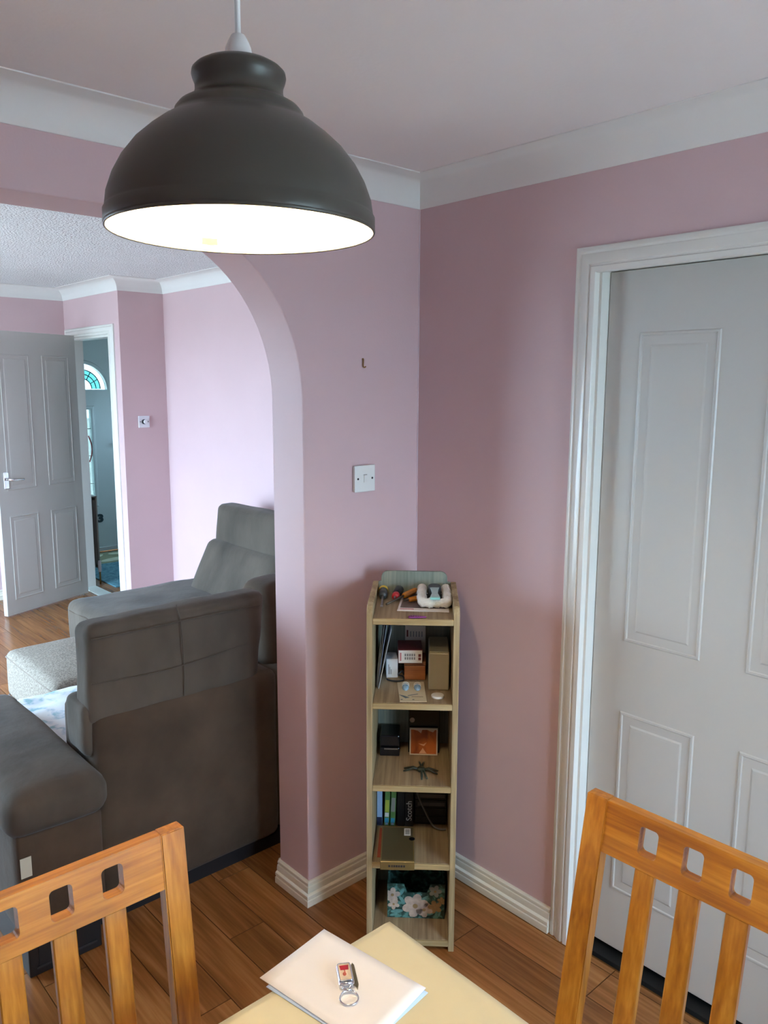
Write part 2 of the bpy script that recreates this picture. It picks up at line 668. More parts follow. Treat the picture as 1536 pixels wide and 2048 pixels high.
# hall shell
HALL = mat('hall_paint', srgb(196, 204, 204), 0.6, var=0.02)
FDX0, FDX1, FDZ = 0.795, 1.615, 2.155
oh = [(DX + 0.1, 0), (DX + 0.1, 2.5), (HXR, 2.5), (HXR, 0), (FDX1, 0), (FDX1, FDZ), (FDX0, FDZ), (FDX0, 0)]
struct('wall_hall_front', prism(oh, HY, HY + 0.1, 'xz'), HALL, 'pale hall wall around the front door')
struct('wall_hall_left', box(DX, DX + 0.1, FY + 0.1, HY + 0.1, 0, 2.5), HALL, 'pale hall wall carrying the radiator')
hr0 = bmesh.new()
bx(hr0, HXR, HXR + 0.1, EY, HW[0], 0, 2.5)
bx(hr0, HXR, HXR + 0.1, HW[1], HY + 0.1, 0, 2.5)
bx(hr0, HXR, HXR + 0.1, HW[0], HW[1], 0, HW[2])
bx(hr0, HXR, HXR + 0.1, HW[0], HW[1], HW[3], 2.5)
struct('wall_hall_right', hr0, HALL, 'pale wall on the far side of the hall')
struct('wall_hall_near', box(CX + 0.1, HXR, EY, EY + 0.1, 0, 2.5), HALL, 'pale wall at the near end of the hall')
struct('ceiling_hall', box(DX + 0.1, HXR, EY + 0.1, HY, 2.44, 2.5), WHITE_CEIL, 'plain white hall ceiling')

# coving: quarter-hollow profile
def cove_profile(zc, zt, n=8):
    h = zt - zc
    pts = [(0.0, zc), (0.004, zc)]
    for i in range(n + 1):
        t = math.pi / 2 * i / n
        pts.append((0.006 + (h - 0.008) * (1 - math.cos(t)), zc + 0.004 + (h - 0.008) * math.sin(t)))
    pts += [(h, zt - 0.003), (h, zt), (0.0, zt)]
    return pts


def coving(name, path, zc, zt, label, closed=True):
    o = struct(name, sweep(cove_profile(zc, zt), path, (0, 0, 1), closed), COVE, label)
    return autosmooth(o, 0.5)


coving('trim_1', [(XL, YB, 0), (0, YB, 0), (0, 0, 0), (XL, 0, 0)], ZC, ZCEIL, 'white coving around the dining room ceiling')
coving('trim_2', [(XLL, WT, 0), (CX, WT, 0), (CX, EY, 0), (DX, EY, 0), (DX, FY, 0), (XLL, FY, 0)], LZC, LCEIL, 'white coving around the lounge ceiling')

SK = [(0, 0), (0.022, 0), (0.0225, 0.010), (0.022, 0.021), (0.0185, 0.0235), (0.0185, 0.0255), (0.021, 0.028), (0.021, 0.037), (0.0175, 0.041), (0.0135, 0.0425), (0.0145, 0.050), (0.0125, 0.062), (0.0085, 0.0645), (0.0085, 0.066), (0.011, 0.068), (0.0105, 0.075), (0.006, 0.079), (0, 0.079)]


def skirting(name, path, label):
    o = struct(name, sweep(SK, path, (0, 0, 1)), SKIRT, label)
    return autosmooth(o, 0.7)


skirting('baseboard_right', [(0, DY0 + 0.070, 0), (0, 0, 0), (XA, 0, 0), (XA, WT, 0)], 'cream moulded skirting round the arch pier and door wall')
skirting('baseboard_back', [(XL, YB, 0), (0, YB, 0), (0, DY1 - 0.070, 0)], 'cream moulded skirting under the dining window')
skirting('baseboard_left', [(XAL, WT, 0), (XAL, 0, 0), (XL, 0, 0), (XL, YB, 0)], 'cream moulded skirting left of the arch')
skirting('baseboard_lounge', [(XA, WT, 0), (CX, WT, 0), (CX, EY, 0), (DX, EY, 0), (DX, HDY0 - 0.06, 0)], 'cream moulded skirting behind the sofa')
skirting('baseboard_far', [(DX, HDY1 + 0.06, 0), (DX, FY, 0), (XLL, FY, 0), (XLL, WT, 0)], 'cream moulded skirting along the far lounge wall')
struct('trim_3', box(-0.0025, 0.0, -0.0025, 0.0, 0.08, ZC), mat('caulk_paint', srgb(216, 198, 204), 0.5), 'pale painted caulk line in the wall corner')

# architraves
AR = [(0, 0), (0, 0.010), (0.004, 0.0135), (0.012, 0.0145), (0.015, 0.012), (0.018, 0.0115), (0.022, 0.014), (0.034, 0.019), (0.046, 0.020), (0.049, 0.0165), (0.052, 0.0165), (0.055, 0.021), (0.068, 0.021), (0.070, 0.018), (0.070, 0)]


def architrave(name, path, upv, label, prof=AR):
    o = struct(name, sweep(prof, path, upv), GLOSS, label)
    return autosmooth(o, 0.6)


# dining door: path along the outer... profile 'a' runs towards the left normal of the path
ARI = [(-a, b) for a, b in AR]
architrave('trim_4', [(0, DY0 + 0.070 - 0.002, 0), (0, DY0 + 0.070 - 0.002, DZ + 0.054), (0, DY1 - 0.070, DZ + 0.054), (0, DY1 - 0.070, 0)], (-1, 0, 0), 'white moulded architrave round the dining room door', ARI)
architrave('trim_5', [(DX, HDY0 - 0.055, 0), (DX, HDY0 - 0.055, HDZ + 0.065), (DX, HDY1 + 0.055, HDZ + 0.065), (DX, HDY1 + 0.055, 0)], (-1, 0, 0), 'white architrave round the hall doorway', AR)
# door linings
def lining(name, x0, x1, ya, yb, zt, t, label, stop=None):
    s = 1 if yb > ya else -1
    bm = bmesh.new()
    bx(bm, x0, x1, min(ya, ya + s * t), max(ya, ya + s * t), 0, zt)
    bx(bm, x0, x1, min(yb, yb - s * t), max(yb, yb - s * t), 0, zt)
    bx(bm, x0, x1, min(ya, yb), max(ya, yb), zt - t, zt)
    return struct(name, bm, GLOSS, label)


struct('gap_shade_strip', box(0.020, 0.125, DY1 + 0.011, DY0 - 0.011, -0.0135, 0.0015), mat('gap_shade_black', srgb(14, 13, 13), 0.8), 'black strip painted as the dark gap under the dining room door')  # black strip stands in for the darkness under the door
lining('trim_6', -0.001, 0.131, DY0, DY1, DZ, 0.010, 'white door lining of the dining room door')
lining('trim_7', DX - 0.001, DX + 0.101, HDY0, HDY1, HDZ, 0.022, 'white door lining of the hall doorway')

# ------------------------------------------------------------------ doors


def panel_bm(w, h, y=0.0):
    """embossed panel on the face y=0, standing out to -y; origin lower left"""
    bm = bmesh.new()
    loops = []
    for d, e in ((0, 0), (0.003, 0.0032), (0.008, 0.0036), (0.011, 0.0010), (0.030, 0.0008), (0.033, 0.0008), (0.038, 0.0030), (0.046, 0.0034)):
        loops.append([bm.verts.new((a, y - e, b)) for a, b in ((d, d), (w - d, d), (w - d, h - d), (d, h - d))])
    for A, B in zip(loops, loops[1:]):
        for i in range(4):
            j = (i + 1) % 4
            bm.faces.new((A[i], A[j], B[j], B[i]))
    bm.faces.new(loops[-1])
    bmesh.ops.recalc_face_normals(bm, faces=bm.faces[:])
    return bm


def panel_door(name, w, h, t, label, m, mirror=False, zb=0.0, panels=None):
    d = thing(name, label, None, kind='structure')
    obj('leaf', box(0, w, 0, t, zb, h, 0.002, 1), m, d)
    for (a, b, z0, z1) in panels:
        obj('panel', panel_bm(b - a, z1 - z0), m, d, M=Matrix.Translation((a, 0, z0)))
        bm = panel_bm(b - a, z1 - z0)
        obj('panel', bm, m, d, M=Matrix.Translation((b, t, z0)) @ Matrix.Rotation(math.pi, 4, 'Z'))
    return d


# dining door: local x runs along world -y, local -y faces the room (world -x)
RX = 0.036
pd = panel_door('door_1', 0.748, 1.998, 0.04, 'large white panelled door on the right', DOORW, zb=0.036,
                panels=[(0.098, 0.320, 0.985, 1.835), (0.440, 0.662, 0.985, 1.835), (0.098, 0.320, 0.225, 0.778), (0.440, 0.662, 0.225, 0.778)])
pd.location = (RX, DY0 - 0.011, 0)
pd.rotation_euler = (0, 0, -H)
lev = obj('handle_plate', box(0.690, 0.722, -0.006, 0.0, 0.95, 1.10, 0.003), CHROME, pd)
obj('lever', tube(smooth_path([(0.706, -0.006, 1.05), (0.706, -0.045, 1.05), (0.69, -0.052, 1.05), (0.60, -0.052, 1.048)], 4), 0.008, 10), CHROME, lev)

# lounge door, standing open
LHX, LHY = 0.545, 4.358
ang = math.atan2(-0.299, -0.721)
ld = panel_door('door_2', 0.775, 2.062, 0.04, 'white panelled lounge door standing open into the room', DOORW, zb=0.012,
                panels=[(0.075, 0.330, 0.93, 1.90), (0.445, 0.700, 0.93, 1.90), (0.075, 0.330, 0.12, 0.74), (0.445, 0.700, 0.12, 0.74)])
# local x from the free edge to the hinge so that local -y faces the viewer
free = Vector((LHX, LHY, 0)) + Vector((math.cos(ang), math.sin(ang), 0)) * 0.775
ld.location = free
ld.rotation_euler = (0, 0, ang + math.pi)
hp = obj('handle_plate', box(0.045, 0.085, -0.007, 0.0, 0.945, 1.065, 0.003), CHROME, ld)
obj('lever', tube(smooth_path([(0.065, -0.007, 1.013), (0.068, -0.048, 1.013), (0.085, -0.056, 1.012), (0.16, -0.056, 1.006), (0.175, -0.052, 1.01)], 4), [0.009] * 8 + [0.0075] * 9, 10), CHROME, hp)

# front door with fanlight and tall leaded pane
UPVC = mat('white_upvc', srgb(196, 208, 208), 0.4, var=0.01)
fd = thing('door_3', 'white front door with half-moon fanlight at the end of the hall', None, kind='structure')
CXD, ZF, RF = 1.205, 1.635, 0.252


def half_disc(cx, z, r, n=24):
    return [(cx + r * math.cos(math.pi * i / n), z + r * math.sin(math.pi * i / n)) for i in range(n + 1)]


# leaf built as pieces around the glass openings
PX0, PX1, PZ0, PZ1 = 1.133, 1.277, 0.50, 1.440
leaf = bmesh.new()
up_out = [(FDX0 + 0.003, ZF), (CXD - RF, ZF)] + half_disc(CXD, ZF, RF)[::-1][1:-1] + [(CXD + RF, ZF), (FDX1 - 0.003, ZF), (FDX1 - 0.003, FDZ - 0.003), (FDX0 + 0.003, FDZ - 0.003)]
for b2 in (prism(up_out, HY + 0.02, HY + 0.07, 'xz'),
           box(FDX0 + 0.003, FDX1 - 0.003, HY + 0.02, HY + 0.07, PZ1, ZF),
           box(FDX0 + 0.003, PX0, HY + 0.02, HY + 0.07, PZ0, PZ1),
           box(PX1, FDX1 - 0.003, HY + 0.02, HY + 0.07, PZ0, PZ1),
           box(FDX0 + 0.003, FDX1 - 0.003, HY + 0.02, HY + 0.07, 0.0005, PZ0)):
    me_t = bpy.data.meshes.new('t')
    b2.to_mesh(me_t)
    b2.free()
    leaf.from_mesh(me_t)
    bpy.data.meshes.remove(me_t)
obj('leaf', leaf, UPVC, fd)
LEAD = mat('lead_strip', srgb(46, 62, 66), 0.5, metal=0.3)
fr = half_disc(CXD, ZF, RF)
fpath = [(a, HY + 0.018, b) for a, b in fr] + [(CXD - RF, HY + 0.018, ZF - 0.003)]
fan = obj('fanlight_frame', sweep([(-0.001, -0.004), (-0.001, 0.006), (-0.012, 0.010), (-0.03, 0.008), (-0.036, 0.0), (-0.036, -0.004)], [(a, HY + 0.02, b) for a, b in fr], (0, -1, 0)), UPVC, fd)
obj('fanlight_pane', prism(half_disc(CXD, ZF, RF - 0.002), HY + 0.040, HY + 0.046, 'xz'), PANE_O, fd)
ringp = half_disc(CXD, ZF + 0.008, RF * 0.74)
ring2 = half_disc(CXD, ZF + 0.008, RF * 0.40)
rp = obj('fanlight_pane', prism(ringp + ring2[::-1], HY + 0.034, HY + 0.039, 'xz'), PANE_T, fd)
lb = bmesh.new()
for rr in (0.74, 0.57, 0.40):
    tube([(a, HY + 0.032, b) for a, b in half_disc(CXD, ZF + 0.008, RF * rr)], 0.0042, 6, lb)
for kk in range(1, 6):
    t = math.pi * kk / 6
    tube([(CXD + RF * f * math.cos(t), HY + 0.032, ZF + 0.008 + RF * f * math.sin(t)) for f in (0.40, 0.74)], 0.0038, 6, lb)
obj('leading', lb, LEAD, fd)
tp = obj('tall_pane', box(PX0 - 0.002, PX1 + 0.002, HY + 0.040, HY + 0.046, PZ0 - 0.002, PZ1 + 0.002), PANE_O, fd)
obj('tall_pane_frame', sweep([(0.0, -0.004), (0.0, 0.006), (0.012, 0.010), (0.03, 0.008), (0.037, 0.0), (0.037, -0.004)], [(PX0, HY + 0.02, PZ0), (PX0, HY + 0.02, PZ1), (PX1, HY + 0.02, PZ1), (PX1, HY + 0.02, PZ0)], (0, -1, 0), True), UPVC, fd)
lb = bmesh.new()
for zz in (0.70, 0.98, 1.25):
    tube([(PX0, HY + 0.036, zz), (PX1, HY + 0.036, zz)], 0.003, 6, lb)
obj('leading', lb, LEAD, fd)
lb = bmesh.new()
tube([(1.245 + 0.032 * math.sin(t * 3.1), HY + 0.034, 0.92 + 0.26 * t) for t in [i / 12 for i in range(13)]], 0.006, 6, lb)
obj('red_glass_motif', lb, mat('red_glass', srgb(170, 50, 60), 0.3), fd)
# black 3-shaped mark low on the front door
nb = text_bm('3', 0.108, 0.004, 0.0055)
obj('number_three', nb, mat('dark_teal_print', srgb(26, 52, 60), 0.5), fd, M=Matrix.Translation((1.283, HY + 0.016, 0.306)) @ Matrix.Scale(1.25, 4, (1, 0, 0)) @ Matrix.Rotation(H, 4, 'X'))
obj('door_lever', tube(smooth_path([(1.585, HY + 0.02, 1.11), (1.585, HY - 0.03, 1.11), (1.57, HY - 0.035, 1.11), (1.50, HY - 0.035, 1.108)], 3), 0.009, 8), BLACKP, fd)
obj('light_stop_bar', box(FDX0 + 0.005, FDX1 - 0.005, HY + 0.002, HY + 0.02, 0.001, 0.045, 0.004), UPVC, fd)  # added to stop daylight leaking under the leaf

# windows (outside the picture; they let the daylight in)
def window_frame(name, horizontal, a0, a1, z0, z1, pos, label, bars):
    w = thing(name, label, None, kind='structure')
    f = 0.05
    def add(nm, p0, p1, q0, q1, m, d0, d1):
        if horizontal:
            obj(nm, box(p0, p1, pos + d0, pos + d1, q0, q1, 0.004 if m is GLOSS else 0), m, w)
        else:
            obj(nm, box(pos + d0, pos + d1, p0, p1, q0, q1, 0.004 if m is GLOSS else 0), m, w)
    add('frame_rail', a0, a1, z0, z0 + f, GLOSS, 0, 0.06)
    add('frame_rail', a0, a1, z1 - f, z1, GLOSS, 0, 0.06)
    n = bars + 1
    step = (a1 - a0 - f) / n
    for i in range(n + 1):
        add('frame_stile', a0 + i * step, a0 + i * step + f, z0 + f, z1 - f, GLOSS, 0, 0.06)
    for i in range(n):
        add('pane', a0 + i * step + f, a0 + (i + 1) * step, z0 + f, z1 - f, PANE, 0.027, 0.033)
    return w


window_frame('window_1', True, DW[0], DW[1], DW[2], DW[3], YB - 0.10, 'white framed dining window behind the viewer', 1)
window_frame('window_2', False, LW[0], LW[1], LW[2], LW[3], XLL - 0.10, 'tall white framed lounge window on the left', 2)
window_frame('added_hall_window', False, HW[0], HW[1], HW[2], HW[3], HXR + 0.03, 'added unseen side window brightening the hall', 0)  # unseen window added to brighten the hall and front door
# ground outside
gb = box(-40, 40, -40, 40, -0.30, -0.12)
struct('ground_outside', gb, mat('garden_ground', srgb(184, 182, 174), 0.9, var=0.1, scale=0.6), 'dull paved garden ground outside the house')

# ------------------------------------------------------------------ pendant lamp
LX, LY = -1.4076, -1.1449
pl = thing('pendant_lamp', 'dark bronze dome pendant lamp glowing over the table', 'lamp', (LX, LY, ZCEIL))


def L_(prof):
    return [(r, z - ZCEIL) for r, z in prof]


outer = [(0.1480, 1.8645), (0.1490, 1.868), (0.1489, 1.8795), (0.1472, 1.8815), (0.1468, 1.884), (0.1448, 1.8975), (0.1380, 1.916), (0.1285, 1.933), (0.1150, 1.9500), (0.1005, 1.9630), (0.0860, 1.9740), (0.0725, 1.9820), (0.0712, 1.9850), (0.0700, 1.9890), (0.0660, 1.9940), (0.0600, 1.9975), (0.0535, 2.0005), (0.0492, 2.0050), (0.0476, 2.0110), (0.0478, 2.0170), (0.0500, 2.0225), (0.0512, 2.0270), (0.0505, 2.0310), (0.0470, 2.0345), (0.0400, 2.0385), (0.0250, 2.0425), (0.0140, 2.0440)]
inner = [(r - 0.0016 if r > 0.02 else r, z - 0.0006 if z > 2.03 else z) for r, z in outer]
inner[0] = (0.1468, 1.8645)
sh = obj('shade', lathe(L_(outer), 72), BRONZE, pl, smooth=True)
autosmooth(sh, 0.75)
# keep the lining a touch inside the shade
lin = [(0.1476, 1.8643)] + [(max(0.012, r - 0.0022), z - 0.0012) for r, z in outer[2:]]
obj('shade_lining', lathe(L_(lin), 72), LINING, pl, smooth=True)
obj('rim_bead', lathe(L_([(0.1466, 1.8640), (0.1476, 1.8630), (0.1490, 1.8640), (0.1493, 1.8660), (0.1484, 1.8675), (0.1466, 1.8640)]), 72), BRONZE, pl, smooth=True)
obj('lamp_holder', lathe(L_([(0.0155, 2.0400), (0.0153, 2.0480), (0.0140, 2.0560), (0.0115, 2.0620), (0.0075, 2.0690), (0.0030, 2.0705)]), 32, cap1=True), PLASTW, pl, smooth=True)
obj('cord', tube([(0, 0, z - ZCEIL) for z in (2.068, 2.15, 2.25, ZCEIL - 0.02)], 0.0032, 10), PLASTW, pl, smooth=True)
obj('ceiling_rose', lathe([(0.0, -0.035), (0.012, -0.034), (0.02, -0.025), (0.045, -0.016), (0.05, -0.004), (0.05, 0.0)], 40), PLASTW, pl, smooth=True)
obj('bulb_cap', lathe(L_([(0.0135, 1.992), (0.0135, 2.040), (0.010, 2.041)]), 24), PLASTW, pl)
BL = emis('bulb_glow', (1.0, 0.80, 0.50), BULB)
obj('bulb', lathe(L_([(0.001, 1.896), (0.014, 1.899), (0.024, 1.907), (0.030, 1.920), (0.031, 1.932), (0.028, 1.948), (0.020, 1.968), (0.0138, 1.985), (0.0135, 1.993)]), 18), BL, pl, smooth=True)
# rating sticker on the lining (far inner side)
tA = 1.30
stk = []
bm = bmesh.new()
for i in range(5):
    t = tA + (i - 2) * 0.035
    stk.append([bm.verts.new((0.1425 * math.cos(t), 0.1425 * math.sin(t), z - ZCEIL)) for z in (1.872, 1.880)])
for A, B in zip(stk, stk[1:]):
    bm.faces.new((A[0], B[0], B[1], A[1]))
obj('rating_sticker', bm, mat('sticker_brown', srgb(54, 40, 14), 0.8), pl)

# ------------------------------------------------------------------ wall fittings
sw = thing('light_switch', 'white square rocker switch on the pier beside the arch', 'switch', (-0.2495, 0.0, 1.397))
obj('pattress', box(-0.0415, 0.0415, -0.010, 0.0, -0.0415, 0.0415, 0.003), PLASTW, sw)
pl8 = obj('plate', box(-0.043, 0.043, -0.0155, -0.010, -0.043, 0.043, 0.0025), PLASTW, sw)
obj('rocker', prism([(-0.0155, -0.012), (-0.0180, -0.012), (-0.0205, 0.012), (-0.0155, 0.012)], -0.0065, 0.0065, 'yz'), PLASTW, sw)
for s in (-1, 1):
    obj('screw', lathe([(0.0001, 0.0012), (0.0032, 0.0010), (0.0036, 0)], 14), DARK, sw, M=Matrix.Translation((s * 0.030, -0.0155, 0)) @ Matrix.Rotation(H, 4, 'X'))
obj('rocker_gap', box(-0.0075, 0.0075, -0.01575, -0.0155, 0.0118, 0.0132), DARK, sw)

dm = thing('dimmer_switch', 'square dimmer switch with round knob on the recess wall', 'switch', (0.735, EY, 1.419))
PLD = mat('lilac_white_plastic', srgb(226, 224, 230), 0.35)
obj('plate', box(-0.043, 0.043, -0.010, 0.0, -0.043, 0.043, 0.003), PLD, dm)
obj('knob_collar', lathe([(0.0175, 0.0), (0.0175, 0.012), (0.001, 0.012)], 28), DARK, dm, M=Matrix.Translation((-0.004, -0.010, 0)) @ Matrix.Rotation(H, 4, 'X'))
obj('knob', lathe([(0.0150, 0.0), (0.0150, 0.020), (0.013, 0.023), (0.0005, 0.0235)], 28), PLD, dm, M=Matrix.Translation((0.003, -0.010, 0)) @ Matrix.Rotation(H, 4, 'X'), smooth=False)
for s in (-1, 1):
    obj('screw', lathe([(0.0001, 0.0012), (0.0035, 0.0010), (0.004, 0)], 12), DARK, dm, M=Matrix.Translation((s * 0.030, -0.010, 0)) @ Matrix.Rotation(H, 4, 'X'))

hk = obj('picture_hook', tube(smooth_path([(0, 0.0, 0.013), (0, -0.004, 0.012), (0, -0.004, -0.008), (0.001, -0.008, -0.013), (0.004, -0.012, -0.010)], 4), 0.0022, 8), BRASS)
hk.location = (-0.2475, 0.0, 1.762)
tag(hk, 'small brass picture hook on the wall above the light switch', 'hook')

# ------------------------------------------------------------------ bookcase
BO = Vector((-0.48488, -0.29326, 0))
BW, BD, BT = 0.2643, 0.3078, 0.0171
BR = -math.pi / 4
bc = thing('bookcase', 'tall narrow weathered wooden bookcase standing across the corner', 'bookcase', BO, BR)
GREY_WOOD = wood('weathered_grey_wood', (srgb(100, 82, 60), srgb(144, 122, 94), srgb(170, 150, 120)), 'Y', 1.0, 0.7, 0.08)
EDGE_WOOD = wood('weathered_edge_wood', (srgb(120, 96, 60), srgb(162, 138, 96), srgb(190, 168, 128)), 'X', 1.2, 0.65, 0.08)
SIDE_WOOD = wood('weathered_side_wood', (srgb(110, 88, 58), srgb(154, 132, 96), srgb(184, 166, 132)), 'Z', 1.0, 0.7, 0.08)
TEAL_WOOD = wood('washed_green_wood', (srgb(96, 104, 96), srgb(132, 140, 130), srgb(160, 160, 142)), 'Z', 1.0, 0.7)
SHELF = [1.0392, 0.7863, 0.5315, 0.2844, 0.0330]


def side_outline():
    pts = [(0, 0), (BD, 0), (BD, 1.074)]
    for i in range(9):
        t = math.pi / 2 * i / 8
        pts.append((0.028 - 0.028 * math.sin(t), 1.046 + 0.028 * math.cos(t)))
    return pts


for a in (0.0, BW - BT):
    obj('side_panel', prism(side_outline(), a, a + BT, 'yz', bev=0.0018, seg=2), SIDE_WOOD, bc)
for i, z in enumerate(SHELF):
    s = obj('shelf', box(BT, BW - BT, 0.008, BD - 0.012, z - 0.0172, z, 0.001, 1), GREY_WOOD, bc)
    obj('front_edge', box(BT, BW - BT, 0.0, 0.008, z - 0.0174, z, 0.0015, 1), EDGE_WOOD, s)
bpo = [(BT, 0.02), (BW - BT, 0.02), (BW - BT, 1.074), (0.236, 1.076)]
for i in range(9):
    t = math.pi / 2 * i / 8
    bpo.append((0.236 - 0.022 + 0.022 * math.cos(t), 1.087 + 0.022 * math.sin(t)))
for i in range(9):
    t = math.pi / 2 * i / 8
    bpo.append((0.026 + 0.022 - 0.022 * math.sin(t), 1.087 + 0.022 * math.cos(t)))
bpo += [(0.026, 1.076), (BT, 1.074)]
obj('back_panel', prism(bpo, BD - 0.012, BD, 'xz', bev=0.0012, seg=1), TEAL_WOOD, bc)

cR, sR = math.cos(BR), math.sin(BR)


def bcp(u, v, z):
    return Vector((BO.x + u * cR - v * sR, BO.y + u * sR + v * cR, z))


def item(name, label, cat, u, v, z, rot=0.0, group=None):
    return thing(name, label, cat, bcp(u, v, z), BR + rot, group)


def solo(o, label, cat, u, v, z, rot=0.0, group=None):
    o.location = bcp(u, v, z)
    o.rotation_euler = (0, 0, BR + rot)
    return tag(o, label, cat, group)


# ---- top shelf
S1 = SHELF[0] + 0.0004
YEL = mat('yellow_plastic', srgb(214, 178, 40), 0.4)
SLATE = mat('slate_plastic', srgb(52, 60, 64), 0.45)
RED = mat('red_plastic', srgb(186, 36, 44), 0.4)
AMBER = mat('amber_plastic', srgb(190, 118, 30), 0.25)
STEEL = mat('tool_steel', srgb(150, 150, 150), 0.3, metal=0.9)
DSTEEL = mat('dark_steel', srgb(84, 76, 68), 0.4, metal=0.7)


def axis_lathe(prof, n=16):
    """lathe about the local y axis"""
    bm = lathe(prof, n, True, True)
    bm.transform(Matrix.Rotation(-H, 4, 'X'))
    return bm


t = item('screwdriver', 'slate and yellow screwdriver lying along the left edge of the bookcase top', 'screwdriver', 0.0385, 0.088, S1 + 0.0145, 0.02)
hd = obj('handle', axis_lathe([(0.009, 0.108), (0.013, 0.114), (0.0145, 0.13), (0.012, 0.142), (0.0145, 0.155), (0.0145, 0.185), (0.011, 0.196)]), SLATE, t, smooth=True)
obj('handle_band', axis_lathe([(0.0150, 0.160), (0.0152, 0.165), (0.0152, 0.178), (0.0150, 0.183)]), YEL, hd, smooth=True)
obj('shaft', axis_lathe([(0.0032, 0.0), (0.0032, 0.108)], 10), STEEL, t, smooth=True, M=Matrix.Identity(4))
obj('blade', box(-0.004, 0.004, -0.012, 0.002, -0.001, 0.001), STEEL, t)

t = item('stubby_screwdriver', 'stubby screwdriver with black grip and red collar on the bookcase top', 'screwdriver', 0.0745, 0.188, S1 + 0.0145, -0.12)
obj('handle', axis_lathe([(0.009, 0.022), (0.0135, 0.03), (0.0145, 0.05), (0.0145, 0.085), (0.010, 0.098)]), BLACKP, t, smooth=True)
obj('collar', axis_lathe([(0.0080, 0.000), (0.0115, 0.003), (0.0120, 0.02), (0.009, 0.024)]), RED, t, smooth=True)
obj('shaft', axis_lathe([(0.003, -0.014), (0.003, 0.0)], 10), STEEL, t, smooth=True)

bk = item('booklet', 'white edged printed leaflet under the amber tools on the bookcase top', 'leaflet', 0.163, 0.182, S1)
obj('page', prism([(-0.079, -0.098), (0.073, -0.105), (0.074, 0.104), (-0.066, 0.104)], 0.0, 0.0022, 'xy'), mat('leaflet_paper', srgb(220, 212, 208), 0.6), bk)
obj('picture_print', prism([(-0.071, -0.070), (0.064, -0.075), (0.066, 0.094), (-0.060, 0.094)], 0.0022, 0.0025, 'xy'), mat('leaflet_picture', srgb(92, 78, 72), 0.5, var=0.3, scale=30), bk)
obj('title_print', prism([(-0.071, -0.086), (-0.030, -0.088), (-0.030, -0.081), (-0.071, -0.079)], 0.0022, 0.0025, 'xy'), mat('title_red', srgb(170, 90, 96), 0.5), bk)

Z2 = S1 + 0.0027
t = item('amber_screwdriver', 'long screwdriver with clear amber handle lying across the leaflet', 'screwdriver', 0.052, 0.108, Z2 + 0.0105, -0.46)
obj('shaft', axis_lathe([(0.0036, 0.0), (0.0036, 0.108)], 10), DSTEEL, t, smooth=True)
obj('handle', axis_lathe([(0.0055, 0.106), (0.0085, 0.112), (0.0100, 0.13), (0.0100, 0.175), (0.0075, 0.190)], 8), AMBER, t)
t = item('amber_punch', 'short amber handled tool in front of the long amber screwdriver', 'tool', 0.116, 0.168, Z2 + 0.0085, -0.95)
obj('handle', axis_lathe([(0.0048, 0.0), (0.0078, 0.006), (0.0080, 0.04), (0.0055, 0.046)], 8), AMBER, t)
obj('tip', axis_lathe([(0.0022, -0.018), (0.003, 0.0)], 8), DSTEEL, t)

# white padded U with wrinkled surface
FLUFF = mat('white_foam', srgb(232, 226, 216), 0.95, var=0.06, scale=60, bump=0.5, bscale=120)
up_ = smooth_path([(0, 0.178, 0), (-0.001, 0.14, 0), (-0.001, 0.07, 0), (0.002, 0.018, 0), (0.022, 0.006, 0), (0.045, 0.010, 0), (0.072, 0.010, 0), (0.076, 0.030, 0), (0.077, 0.08, 0), (0.076, 0.13, 0), (0.074, 0.178, 0)], 6)
rads = [0.0140 + 0.0016 * math.sin(i * 1.1) + 0.0012 * math.sin(i * 2.7) for i in range(len(up_))]
o = obj('padded_foam_strip', tube(up_, rads, 14), FLUFF, smooth=True)
solo(o, 'white U-shaped foam strip on the right of the bookcase top', 'foam strip', 0.157, 0.100, Z2 + 0.0170)

t = item('clear_scraper', 'small pale blue clear tongue shaped scraper inside the white foam U', 'scraper', 0.195, 0.082, Z2 + 0.0345, 0.0)
GLB = mat('frosted_blue_plastic', srgb(176, 200, 200), 0.2, var=0.08, scale=40)
obj('blade', prism([(-0.014, 0.0), (0.014, 0.0), (0.013, 0.03), (0.009, 0.06), (0.011, 0.10), (0.014, 0.125), (-0.014, 0.125), (-0.011, 0.10), (-0.009, 0.06), (-0.013, 0.03)], 0, 0.004, 'xy', 0.001, 1), GLB, t)
obj('grip', prism([(0.0205 * math.cos(a), 0.150 + 0.030 * math.sin(a)) for a in [2 * math.pi * i / 20 for i in range(20)]], -0.0342, 0.003, 'xy', 0.002, 1), SLATE, t)
obj('edge_strip', box(-0.0145, 0.0145, -0.002, 0.012, -0.001, 0.0055, 0.001, 1), mat('aqua_plastic', srgb(150, 214, 206), 0.3), t)

PURP = mat('purple_plastic', srgb(126, 52, 120), 0.35)
bm = bmesh.new()
tube(smooth_path([(0, 0, 0.003), (0.012, 0.008, 0.003), (0.046, 0.001, 0.003), (0.046, -0.001, 0.003), (0.012, -0.007, 0.003), (0, -0.006, 0.003)], 3), 0.0024, 6, bm)
for i in range(6):
    uu = 0.003 + i * 0.0062
    tube([(uu, -0.0065 + i * 0.0007, 0.003), (uu + 0.003, 0.0068 - i * 0.0006, 0.003)], 0.0019, 6, bm)
o = obj('hair_clip', bm, PURP, smooth=True)
solo(o, 'purple openwork hair clip at the front of the bookcase top', 'hair clip', 0.119, 0.0165, S1)

